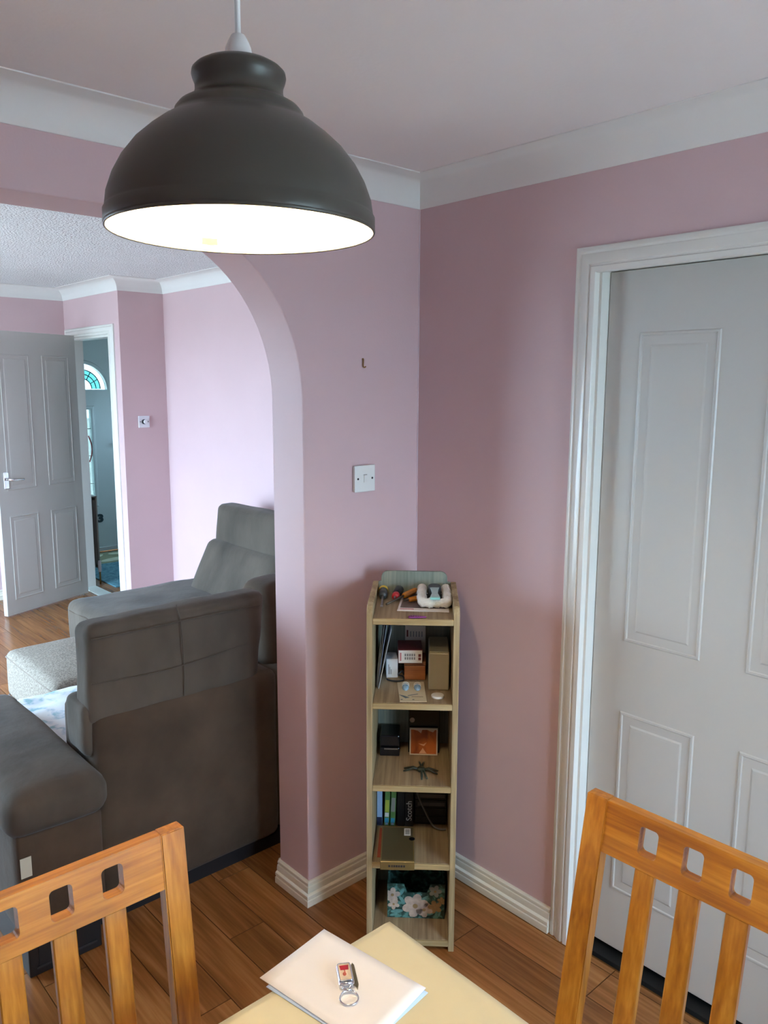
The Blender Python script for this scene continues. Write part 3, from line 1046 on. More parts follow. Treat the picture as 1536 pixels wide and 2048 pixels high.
# ---- second shelf
S2 = SHELF[1] + 0.0004
ENV = [mat('envelope_%d' % i, c, 0.7) for i, c in enumerate((srgb(190, 198, 214), srgb(206, 212, 224), srgb(160, 170, 196), srgb(214, 216, 222)))]
LEAN = [('thin grey envelope nearest the left side panel of the bookcase', 0.019, 0.10), ('thin pale envelope second in the leaning row on the upper shelf', 0.022, 0.115), ('bluish envelope third in the leaning row on the upper shelf', 0.025, 0.13), ('broad white envelope leaning furthest right on the upper shelf', 0.028, 0.20)]
for i, (lab, uu, tilt) in enumerate(LEAN):
    Mx = Matrix.Rotation(tilt, 4, 'Y')
    o = obj('envelope', box(0, 0.0012, 0.0, 0.13, 0.0, 0.215 - 0.008 * i, 0.0004, 1), ENV[i], M=Mx)
    solo(o, lab, 'envelope', uu, 0.135 - 0.008 * i, S2 + 0.0002, 0.02 * i, 'envelopes leaning on the upper shelf')

t = item('charger_box', 'small white carton with black print beside the envelopes', 'carton', 0.052, 0.205, S2, 0.10)
obj('carton', box(-0.004, 0.032, 0.0, 0.065, 0, 0.062, 0.002), mat('white_carton', srgb(216, 218, 222), 0.5), t)
for i in range(3):
    obj('print_line', box(0.002 + 0.004 * i, 0.0035 + 0.004 * i, -0.0004, 0, 0.012, 0.044 - 0.008 * i), DARK, t)
cab = obj('black_cable', tube(smooth_path([(0, 0, 0.004), (0.012, -0.012, 0.004), (0.034, -0.016, 0.004), (0.052, -0.006, 0.004), (0.050, 0.010, 0.010), (0.036, -0.004, 0.020), (0.048, 0.004, 0.030), (0.052, 0.020, 0.012)], 6), 0.0026, 8), BLACKP, smooth=True)
solo(cab, 'black cable coiled in front of the small white carton', 'cable', 0.050, 0.185, S2)

o = item('wooden_box', 'orange brown wooden box under the red and white carton', 'box', 0.104, 0.192, S2)
ORW = wood('orange_wood', (srgb(110, 58, 26), srgb(146, 84, 42), srgb(168, 104, 56)), 'X', 1.5, 0.4)
obj('body', box(0, 0.066, 0, 0.085, 0, 0.046, 0.002), ORW, o)
obj('lid', box(-0.001, 0.067, -0.001, 0.086, 0.0472, 0.0605, 0.002), ORW, o)

t = item('red_carton', 'dark red carton with white printed end on the wooden box', 'carton', 0.0855, 0.170, S2 + 0.0612, 0.05)
MAR = mat('maroon_card', srgb(104, 34, 44), 0.4)
WCARD = mat('white_card', srgb(214, 210, 206), 0.5)
obj('carton', box(0, 0.075, 0.0, 0.095, 0, 0.043, 0.001, 1), MAR, t)
obj('white_end', box(0.0015, 0.0735, -0.0006, 0, 0.0015, 0.0415), WCARD, t)
for i in range(5):
    for j in range(2):
        obj('print_line', box(0.020 + 0.007 * i, 0.0245 + 0.007 * i, -0.0010, -0.0006, 0.012 + j * 0.011, 0.020 + j * 0.011), mat('grey_print', srgb(120, 116, 116), 0.6), t)
obj('print_line', box(0.005, 0.010, -0.0010, -0.0006, 0.008, 0.034), mat('pink_print', srgb(176, 110, 116), 0.6), t)
for j in range(2):
    obj('print_mark', box(0.062, 0.0705, -0.0010, -0.0006, 0.010 + j * 0.011, 0.019 + j * 0.011), MAR, t)
t = item('white_carton', 'white upright carton behind the dark red carton', 'carton', 0.104, 0.2705, S2)
obj('carton', box(0, 0.066, 0.008, 0.023, 0, 0.152, 0.0015, 1), WCARD, t)
for i in range(5):
    obj('print_line', box(0.016 + 0.009 * i, 0.020 + 0.009 * i, 0.0074, 0.008, 0.112, 0.130), mat('grey_print2', srgb(140, 146, 150), 0.6), t)
obj('print_mark', box(0.005, 0.010, 0.0074, 0.008, 0.112, 0.134), MAR, t)

t = item('beige_tin', 'tall smooth beige box on the right of the upper shelf', 'box', 0.1785, 0.110, S2)
BEI = mat('beige_satin', srgb(164, 156, 132), 0.3, metal=0.25, var=0.04)
obj('body', box(0, 0.062, 0.0, 0.15, 0, 0.1175, 0.004), BEI, t)
obj('lid', box(0.002, 0.060, 0.002, 0.148, 0.1176, 0.1205, 0.001), BEI, t)

t = item('earbud_card', 'cream card with two pale blue blister cups on the upper shelf', 'card', 0.128, 0.017, S2, 0.02)
obj('card', prism([(-0.032, 0.0), (0.046, 0.002), (0.040, 0.158), (-0.042, 0.157)], 0, 0.0012, 'xy'), mat('cream_card', srgb(206, 190, 160), 0.6), t)
BLI = mat('blister_blue', srgb(150, 178, 200), 0.15, var=0.12, scale=50)
for cx_ in (-0.016, 0.020):
    bm = bmesh.new()
    bmesh.ops.create_uvsphere(bm, u_segments=20, v_segments=10, radius=1)
    for v in bm.verts:
        v.co = Vector((v.co.x * 0.0105, v.co.y * 0.030 * (1 if v.co.y > 0 else 0.85), max(0, v.co.z) * 0.009 + 0.0012))
    b1 = obj('blister_cup', bm, BLI, t, smooth=True, M=Matrix.Translation((cx_, 0.108, 0)))
    for kk in range(2):
        obj('cup_ring', tube([(cx_ + 0.0108 * math.cos(a), 0.112 + kk * 0.013 + 0.004 * math.sin(a), 0.0032 + 0.007 * abs(math.sin(a))) for a in [math.pi * i / 8 for i in range(9)]], 0.0008, 5), PLASTW, b1)
LEAFP = mat('slate_print', srgb(92, 104, 112), 0.6)
obj('leaf_print', prism([(-0.036, 0.052), (-0.020, 0.044), (-0.004, 0.030), (-0.016, 0.024), (-0.024, 0.036)], 0.0012, 0.0015, 'xy'), LEAFP, t)
obj('stem_print', prism([(-0.010, 0.046), (0.020, 0.060), (0.022, 0.057), (-0.008, 0.042)], 0.0012, 0.0015, 'xy'), LEAFP, t)
obj('text_print', box(0.002, 0.036, 0.034, 0.038, 0.0012, 0.0015), mat('tan_print', srgb(140, 124, 100), 0.6), t)
for cx_ in (-0.030, 0.004):
    obj('corner_print', box(cx_, cx_ + 0.006, 0.012, 0.017, 0.0012, 0.0015), LEAFP, t)
o = obj('white_disc', lathe([(0.0005, 0), (0.0185, 0), (0.0192, 0.002), (0.0192, 0.005), (0.0180, 0.0065), (0.0005, 0.0068)], 36), mat('off_white_disc', srgb(222, 214, 204), 0.45), smooth=False)
solo(o, 'small round white disc in front of the beige box', 'disc', 0.206, 0.060, S2)

# ---- third shelf
S3 = SHELF[2] + 0.0004
t = item('framed_tile', 'small white framed picture in burnt orange on the middle shelf', 'picture', 0.1225, 0.204, S3, 0.0)
TILT = Matrix.Rotation(-0.05, 4, 'X')
WF = mat('ivory_frame', srgb(222, 212, 196), 0.5)
for nm, dims in (('frame', (0, 0.089, 0, 0.008, 0, 0.0042)), ('frame', (0, 0.089, 0, 0.008, 0.0838, 0.088)), ('frame', (0, 0.0042, 0, 0.008, 0.0042, 0.0838)), ('frame', (0.0848, 0.089, 0, 0.008, 0.0042, 0.0838))):
    obj(nm, box(*dims, 0.0008, 1), WF, t, M=TILT)
obj('picture', box(0.0042, 0.0848, 0.0012, 0.007, 0.0042, 0.0838), two_tone('burnt_orange_print', srgb(120, 52, 20), srgb(192, 104, 48), 26, 0.32, 0.62, 0.35, stretch=(1, 1, 0.6)), t, M=TILT)
FIG = mat('cream_print', srgb(226, 178, 140), 0.5)
obj('figure_print', prism([(0.030, 0.006), (0.054, 0.006), (0.047, 0.016), (0.042, 0.024), (0.037, 0.016)], 0.0006, 0.0012, 'xz'), FIG, t, M=TILT)
obj('figure_print', prism([(0.028, 0.038), (0.040, 0.032), (0.046, 0.030), (0.054, 0.042), (0.044, 0.036)], 0.0006, 0.0012, 'xz'), FIG, t, M=TILT)
obj('sky_print', prism([(0.012, 0.0835), (0.040, 0.0835), (0.036, 0.072), (0.026, 0.080)], 0.0006, 0.0012, 'xz'), mat('pale_print', srgb(196, 170, 150), 0.5), t, M=TILT)
obj('sky_print', prism([(0.056, 0.0835), (0.080, 0.0835), (0.074, 0.076), (0.062, 0.080)], 0.0006, 0.0012, 'xz'), MATS['pale_print'], t, M=TILT)
t = item('black_case', 'glossy black case with a silver strip at the left of the middle shelf', 'case', 0.0285, 0.192, S3)
GBLK = mat('gloss_black', srgb(18, 18, 22), 0.2)
obj('body', box(0, 0.062, 0, 0.095, 0, 0.028, 0.003), GBLK, t)
obj('lid', box(0, 0.062, 0.006, 0.095, 0.029, 0.066, 0.004), GBLK, t)
obj('silver_strip', box(0.014, 0.058, -0.0006, 0.0, 0.0225, 0.0265), STEEL, t)
t = item('black_carton', 'tall black carton behind the orange picture', 'carton', 0.118, 0.222, S3)
obj('carton', box(0, 0.100, 0, 0.068, 0, 0.150, 0.002), GBLK, t)
obj('silver_seal', lathe([(0.0003, 0.0012), (0.008, 0.001), (0.008, 0)], 16), STEEL, t, M=Matrix.Translation((0.012, 0.0, 0.110)) @ Matrix.Rotation(H, 4, 'X'))

t = item('toy_spider', 'dark green plastic toy spider on the middle shelf', 'toy', 0.160, 0.093, S3)
SPG = mat('dark_green_plastic', srgb(40, 46, 36), 0.45)
bm = bmesh.new()
bmesh.ops.create_uvsphere(bm, u_segments=18, v_segments=10, radius=1)
for v in bm.verts:
    v.co = Vector((v.co.x * 0.013, v.co.y * 0.016 * (1.15 if v.co.y > 0 else 0.8), v.co.z * 0.0075 + 0.0085))
obj('body', bm, SPG, t, smooth=True)
for (dx, dy) in ((-0.052, 0.016), (-0.054, -0.002), (-0.006, 0.060), (0.009, 0.060), (0.052, 0.004), (0.050, -0.016), (0.002, -0.052), (0.018, -0.046)):
    d = Vector((dx, dy, 0))
    n_ = d.normalized()
    obj('leg', tube([n_ * 0.008 + Vector((0, 0, 0.009)), d * 0.45 + Vector((0, 0, 0.013)), d * 0.75 + Vector((0, 0, 0.007)), d + Vector((0, 0, 0.0028))], [0.0026, 0.0026, 0.0032, 0.0022], 8), SPG, t, smooth=True)

# ---- fourth shelf
S4 = SHELF[3] + 0.0004


def book(name, label, cat, u, w, h, m, v=0.205, depth=0.085, lean=0.0, extras=()):
    t = item(name, label, cat, u, v, S4 + 0.0003)
    Mx = Matrix.Rotation(lean, 4, 'Y')
    obj('cover', box(0, w, 0, depth, 0, h, 0.0012, 1), m, t, M=Mx)
    for (a0, a1, z0, z1, mm, nm) in extras:
        obj(nm, box(a0, a1, -0.0005, 0, z0, z1), mm, t, M=Mx)
    return t


PBLUE = mat('pale_blue_card', srgb(140, 164, 196), 0.5)
NAVY = mat('navy_card', srgb(30, 38, 66), 0.5)
GREEN = mat('green_card', srgb(92, 130, 70), 0.5, var=0.25, scale=40)
CYAN = mat('cyan_print', srgb(60, 150, 186), 0.5)
YGRN = mat('yellow_green_print', srgb(172, 176, 70), 0.5)
GREYP = mat('grey_card', srgb(150, 146, 140), 0.5)
BLACKC = mat('black_card', srgb(22, 21, 23), 0.4)
book('blue_book', 'slim pale blue book with navy foot at the far left of the lower shelf', 'book', 0.0190, 0.017, 0.175, PBLUE, extras=[(0.0005, 0.0165, 0.002, 0.030, NAVY, 'spine_band')])
book('green_video', 'green and yellow cased video beside the slim blue book', 'video', 0.0420, 0.0165, 0.168, GREEN, lean=0.03, extras=[(0.002, 0.0145, 0.048, 0.090, YGRN, 'spine_print'), (0.002, 0.0145, 0.032, 0.046, WCARD, 'spine_print'), (0.002, 0.0145, 0.012, 0.028, CYAN, 'spine_print'), (0.004, 0.0125, 0.004, 0.011, PBLUE, 'spine_print')])
book('green_grey_video', 'green and grey cased video left of the black tape boxes', 'video', 0.0612, 0.0165, 0.168, GREEN, lean=0.035, extras=[(0.002, 0.0145, 0.050, 0.098, GREYP, 'spine_print'), (0.002, 0.0145, 0.012, 0.028, CYAN, 'spine_print'), (0.004, 0.0125, 0.004, 0.011, PBLUE, 'spine_print')])
book('black_video', 'plain black tape box next to the green videos', 'video', 0.0850, 0.023, 0.186, BLACKC)
sv = book('scotch_video', 'black tape box with Scotch in white lettering on its spine', 'video', 0.1088, 0.0275, 0.190, BLACKC)
tb = text_bm('Scotch', 0.0255, 0.0003, 0.0003)
obj('lettering', tb, mat('white_lettering', srgb(206, 202, 198), 0.5), sv, M=Matrix.Translation((0.0225, -0.0006, 0.020)) @ Matrix.Rotation(-H, 4, 'Y') @ Matrix.Rotation(H, 4, 'X'))
for i, (z0, z1) in enumerate(((0.0, 0.028), (0.0285, 0.0565), (0.057, 0.085), (0.0855, 0.1135))):
    lab = ['black tape box lying lowest in the stack on the lower shelf', 'black tape box second from the bottom of the lower shelf stack', 'black tape box third from the bottom of the lower shelf stack', 'black tape box on top of the lower shelf stack'][i]
    t = item('tape_box', lab, 'video', 0.142, 0.222, S4 + 0.0003 + z0, 0.0, 'tape boxes stacked on the lower shelf')
    obj('case', box(0, 0.1, 0, 0.070, 0, 0.0278, 0.001, 1), BLACKC, t)
    if i >= 2:
        obj('grey_label', box(0.008, 0.096, -0.0005, 0.0, 0.007, 0.019), mat('dull_grey_label', srgb(86, 82, 80), 0.5), t)
o = obj('grey_cable', tube(smooth_path([(0, 0.012, 0.135), (0.010, 0.004, 0.105), (0.030, -0.004, 0.062), (0.056, -0.014, 0.018), (0.078, -0.016, 0.0055), (0.098, -0.012, 0.0035)], 6), 0.0032, 8), mat('grey_rubber', srgb(104, 100, 100), 0.5), smooth=True)
solo(o, 'grey cable hanging in front of the stacked tape boxes', 'cable', 0.143, 0.200, S4 + 0.0008)
t = item('gold_tape_box', 'gold and brown tape box lying flat and jutting over the lower shelf', 'video', 0.0425, -0.034, S4 + 0.0004, 0.02)
GOLD = mat('gold_card', srgb(126, 104, 62), 0.35, metal=0.3, var=0.1)
BRN = mat('olive_brown_card', srgb(76, 66, 44), 0.4, var=0.08)
obj('case', box(0, 0.101, 0, 0.187, 0, 0.0275, 0.0012, 1), GOLD, t)
obj('top_print', box(0.004, 0.097, 0.008, 0.183, 0.0275, 0.0279), BRN, t)
obj('thumb_notch', lathe([(0.0002, 0.0), (0.009, 0.0), (0.009, 0.0006), (0.0002, 0.0006)], 18), GBLK, t, M=Matrix.Translation((0.094, 0.120, 0.0279)))
bl = obj('barcode_label', box(0.070, 0.090, 0.138, 0.178, 0.0279, 0.0283), WCARD, t)
for i in range(7):
    obj('barcode_bar', box(0.0735, 0.0870, 0.145 + 0.004 * i, 0.1468 + 0.004 * i, 0.0283, 0.0285), DARK, bl)
for i, (a, w) in enumerate(((0.024, 0.006), (0.033, 0.004), (0.039, 0.005), (0.0455, 0.006), (0.053, 0.005), (0.060, 0.006), (0.068, 0.005))):
    obj('maker_print', box(a, a + w, -0.0004, 0, 0.010, 0.0165), DARK, t)
o = obj('orange_card', box(0.008, 0.018, 0, 0.16, 0, 0.0016), mat('orange_red_card', srgb(176, 74, 44), 0.5))
solo(o, 'thin orange card lying left of the gold tape box', 'card', 0.022, 0.030, S4)

# ---- bottom shelf
S5 = SHELF[4] + 0.0004
t = item('floral_box', 'dark green box printed with cream flowers on the bottom shelf', 'box', 0.0585, 0.104, S5)
DGR = two_tone('green_leaf_print', srgb(26, 52, 46), srgb(84, 130, 124), 55, 0.42, 0.60, 0.6, c3=srgb(44, 80, 70))
fo = [(0, 0.002), (0.178, 0.002), (0.181, 0.118), (0.136, 0.117), (0.124, 0.088), (0.062, 0.086), (0.052, 0.115), (0.0, 0.116)]
obj('front', prism(fo, 0, 0.004, 'xz'), DGR, t)
obj('back', box(0, 0.18, 0.165, 0.169, 0.002, 0.118), DGR, t)
obj('side', box(0, 0.004, 0.0045, 0.1645, 0.002, 0.116), DGR, t)
obj('side', box(0.176, 0.180, 0.0045, 0.1645, 0.002, 0.117), DGR, t)
obj('base', box(0.0, 0.18, 0.0, 0.169, 0, 0.0018), DGR, t)
CRM = mat('cream_petal', srgb(176, 156, 144), 0.6, var=0.2, scale=60)
ORP = mat('tan_petal', srgb(150, 118, 78), 0.6, var=0.2, scale=60)
GRP = mat('grey_petal', srgb(130, 136, 132), 0.6, var=0.12, scale=60)
LFP = mat('teal_leaf', srgb(92, 138, 136), 0.6, var=0.2, scale=60)


def flower(cx, cz, r, m, n=5, rot=0.0):
    f = obj('flower_print', prism([(cx + r * 0.2 * math.cos(a), cz + r * 0.2 * math.sin(a)) for a in [2 * math.pi * i / 10 for i in range(10)]], -0.0016, -0.0010, 'xz'), mat('flower_eye', srgb(150, 120, 80), 0.6), t)
    for k_ in range(n):
        a0 = rot + 2 * math.pi * k_ / n
        px, pz = cx + 0.6 * r * math.cos(a0), cz + 0.6 * r * math.sin(a0)
        pts = []
        for i in range(12):
            b = 2 * math.pi * i / 12
            ax, az = 0.46 * r * math.cos(b), 0.36 * r * math.sin(b)
            pts.append((min(0.179, max(0.001, px + ax * math.cos(a0) - az * math.sin(a0))), max(0.004, pz + ax * math.sin(a0) + az * math.cos(a0))))
        obj('petal_print', prism(pts, -0.0004 - 0.0001 * (k_ % 3), 0, 'xz'), m, f)
    return f


flower(0.088, 0.042, 0.040, CRM, 6, 0.3)
flower(0.116, 0.030, 0.026, CRM, 5, 1.0)
flower(0.016, 0.078, 0.024, CRM, 5, 0.2)
flower(0.150, 0.040, 0.022, ORP, 5, 0.6)
flower(0.150, 0.094, 0.020, GRP, 5, 0.0)
flower(0.020, 0.046, 0.018, CRM, 5, 0.9)
flower(0.170, 0.062, 0.013, ORP, 5, 0.3)
for (a, b, ang_, l) in ((0.042, 0.084, 0.9, 0.034), (0.046, 0.062, 2.2, 0.032), (0.030, 0.022, 0.1, 0.040), (0.130, 0.016, 0.2, 0.034), (0.118, 0.070, 0.6, 0.026), (0.098, 0.080, 0.1, 0.024), (0.020, 0.010, 0.3, 0.026), (0.164, 0.018, 1.3, 0.022)):
    pts = []
    for i in range(10):
        q = 2 * math.pi * i / 10
        ax, az = l / 2 * math.cos(q), l / 6 * math.sin(q)
        pts.append((min(0.178, max(0.002, a + ax * math.cos(ang_) - az * math.sin(ang_))), max(0.004, b + ax * math.sin(ang_) + az * math.cos(ang_))))
    obj('leaf_print', prism(pts, -0.0003, 0, 'xz'), LFP, t)

# ------------------------------------------------------------------ dining table with cloth
TX0, TX1, TY0, TY1, TZ = -1.86, -1.030, -2.24, -0.986, 0.740
tb = thing('dining_table', 'dining table under the cream cloth at the bottom of the picture', 'table', ((TX0 + TX1) / 2, (TY0 + TY1) / 2, 0))
obj('tabletop', box(TX0 + 0.012, TX1 - 0.012, TY0 + 0.012, TY1 - 0.012, TZ - 0.034, TZ - 0.004, 0.003), OAKY, tb, world=True)
for a in (TX0 + 0.05, TX1 - 0.11):
    for b in (TY0 + 0.05, TY1 - 0.11):
        obj('leg', box(a, a + 0.06, b, b + 0.06, 0, TZ - 0.036, 0.004), OAKZ, tb, world=True)
ap = bmesh.new()
obj('apron', box(TX0 + 0.11, TX1 - 0.11, TY0 + 0.06, TY0 + 0.08, TZ - 0.11, TZ - 0.036), OAKX, tb, world=True)
obj('apron', box(TX0 + 0.11, TX1 - 0.11, TY1 - 0.08, TY1 - 0.06, TZ - 0.11, TZ - 0.036), OAKX, tb, world=True)
obj('apron', box(TX0 + 0.06, TX0 + 0.08, TY0 + 0.11, TY1 - 0.11, TZ - 0.11, TZ - 0.036), OAKY, tb, world=True)
obj('apron', box(TX1 - 0.08, TX1 - 0.06, TY0 + 0.11, TY1 - 0.11, TZ - 0.11, TZ - 0.036), OAKY, tb, world=True)
CLOTH = mat('cream_oilcloth', srgb(214, 200, 164), 0.35, var=0.03, scale=5, bump=0.06, bscale=18)
bm = bmesh.new()
NX, NY = 60, 84
drop = 0.05
grid = {}
for i in range(NX + 1):
    for j in range(NY + 1):
        u = i / NX
        v = j / NY
        # cloth coordinate measured across top plus overhang
        cxw = TX0 - drop + u * (TX1 - TX0 + 2 * drop)
        cyw = TY0 - drop + v * (TY1 - TY0 + 2 * drop)
        ox = max(0, TX0 - cxw) + max(0, cxw - TX1)
        oy = max(0, TY0 - cyw) + max(0, cyw - TY1)
        xx = min(max(cxw, TX0), TX1)
        yy = min(max(cyw, TY0), TY1)
        zz = TZ - ox - oy
        if ox and oy:
            zz = TZ - max(ox, oy)
        wv = 0.0
        if oy:
            wv = 0.006 * math.sin(cxw * 34) + 0.004 * math.sin(cxw * 61 + 1)
            yy += (wv * 0.4 + 0.006) * oy / drop * (1 if cyw > 0 or cyw > TY1 else -1)
        if ox:
            xx += (0.004 * math.sin(cyw * 30) + 0.004) * ox / drop * (1 if cxw > TX1 else -1)
        # small ripples close to the far left edge of the visible top
        if not ox and not oy:
            edge = max(0, 1 - (TY1 - yy) / 0.05)
            zz += 0.0006 * edge * math.sin(xx * 70) * (1 if xx < -1.25 else 0.2)
        grid[i, j] = bm.verts.new((xx, yy, zz))
for i in range(NX):
    for j in range(NY):
        bm.faces.new((grid[i, j], grid[i + 1, j], grid[i + 1, j + 1], grid[i, j + 1]))
for f in bm.faces:
    f.smooth = True
cl = obj('tablecloth', bm, CLOTH)
md = cl.modifiers.new('thickness', 'SOLIDIFY')
md.thickness = 0.0014
md.offset = -1
tag(cl, 'cream oilcloth spread over the dining table', 'tablecloth')

# papers
PAP = mat('white_paper', srgb(238, 230, 226), 0.6, var=0.01)
BLP = mat('blue_lit_paper', srgb(196, 212, 236), 0.6, var=0.01)  # blue light on the lower sheet, put into its colour


def paper(name, label, pts, z, m, lift=0.0):
    bm = bmesh.new()
    a, b, c, d = [Vector((p[0], p[1], 0)) for p in pts]
    n = 10
    g = {}
    for i in range(n + 1):
        for j in range(n + 1):
            s, t_ = i / n, j / n
            p = a * (1 - s) * (1 - t_) + b * s * (1 - t_) + c * s * t_ + d * (1 - s) * t_
            p.z = z + lift * (abs(2 * s - 1) ** 2) * 0.5 + lift * (t_ ** 3)
            g[i, j] = bm.verts.new(p)
    for i in range(n):
        for j in range(n):
            bm.faces.new((g[i, j], g[i + 1, j], g[i + 1, j + 1], g[i, j + 1]))
    o = obj(name, bm, m, smooth=True)
    md = o.modifiers.new('thickness', 'SOLIDIFY')
    md.thickness = 0.0006
    return tag(o, label, 'paper')


paper('paper_sheet', 'blue-lit sheet peeping out under the white paper', [(-1.139, -0.945), (-1.288, -0.974), (-1.252, -1.175), (-1.104, -1.157)], TZ + 0.0012, BLP, 0.0006)
paper('folded_paper', 'folded white paper lying under the key fob on the table corner', [(-1.136, -0.930), (-1.286, -0.953), (-1.250, -1.178), (-1.102, -1.150)], TZ + 0.0032, PAP, 0.0012)

# key fob
KZ = TZ + 0.0050
kf = thing('key_fob', 'silver framed key fob with red badge on the white paper', 'key fob', (-1.184, -1.047, KZ), math.atan2(-0.070, -0.043))
SIL = mat('polished_silver', (0.72, 0.75, 0.8), 0.18, metal=1.0, var=0.03)


def rrect(w, h, r, n=5):
    pts = []
    for cx_, cy_, a0 in ((w - r, h - r, 0), (-w + r, h - r, H), (-w + r, -h + r, 2 * H), (w - r, -h + r, 3 * H)):
        for i in range(n + 1):
            a = a0 + H * i / n
            pts.append((cx_ + r * math.cos(a), cy_ + r * math.sin(a)))
    return pts


# local x: from the badge end towards the ring
obj('body', prism(rrect(0.0245, 0.0125, 0.005), 0, 0.007, 'xy', 0.001, 1), SIL, kf)
obj('badge', prism(rrect(0.0185, 0.0098, 0.0035), 0.007, 0.0078, 'xy'), mat('ivory_enamel', srgb(220, 196, 168), 0.25), kf, M=Matrix.Translation((-0.0035, 0, 0)))
obj('badge_print', prism([(-0.0185, -0.0075), (-0.0185, 0.0075), (-0.0080, 0.0065), (-0.0085, -0.0065)], 0.0078, 0.0081, 'xy'), mat('crimson_enamel', srgb(160, 30, 48), 0.3), kf)
obj('badge_print', prism([(0.0040 * math.cos(2 * math.pi * i / 12) + 0.001, 0.0030 * math.sin(2 * math.pi * i / 12) - 0.001) for i in range(12)], 0.0078, 0.0081, 'xy'), mat('coral_enamel', srgb(182, 92, 78), 0.3), kf)
obj('badge_print', box(-0.0085, -0.0015, -0.0010, 0.0010, 0.0078, 0.0080), MATS['coral_enamel'], kf)
obj('bezel', tube([(a - 0.0035, b, 0.0082) for a, b in rrect(0.0190, 0.0103, 0.0035)], 0.0011, 6, closed=True), SIL, kf, smooth=True)
obj('hinge_bar', tube([(0.0205, -0.010, 0.007), (0.0205, 0.010, 0.007)], 0.0022, 8), SIL, kf, smooth=True)
obj('clasp', tube(smooth_path([(0.024, 0.006, 0.004), (0.030, 0.005, 0.006), (0.034, 0.0, 0.006), (0.030, -0.006, 0.005), (0.024, -0.006, 0.004)], 4), 0.0022, 8), SIL, kf, smooth=True)
obj('key_ring', tube([(0.046 + 0.0145 * math.cos(a), 0.0145 * math.sin(a), 0.0016 + (0.0014 if math.cos(a) < -0.6 else 0)) for a in [2 * math.pi * i / 40 for i in range(40)]], 0.0013, 8, closed=True), SIL, kf, smooth=True)
obj('key_blade', prism([(-0.024, 0.013), (0.020, 0.013), (0.030, 0.016), (0.020, 0.019), (-0.024, 0.018), (-0.029, 0.0155)], 0.0, 0.0024, 'xy'), mat('key_brass', srgb(150, 140, 110), 0.3, metal=0.9), kf)

# ------------------------------------------------------------------ chairs


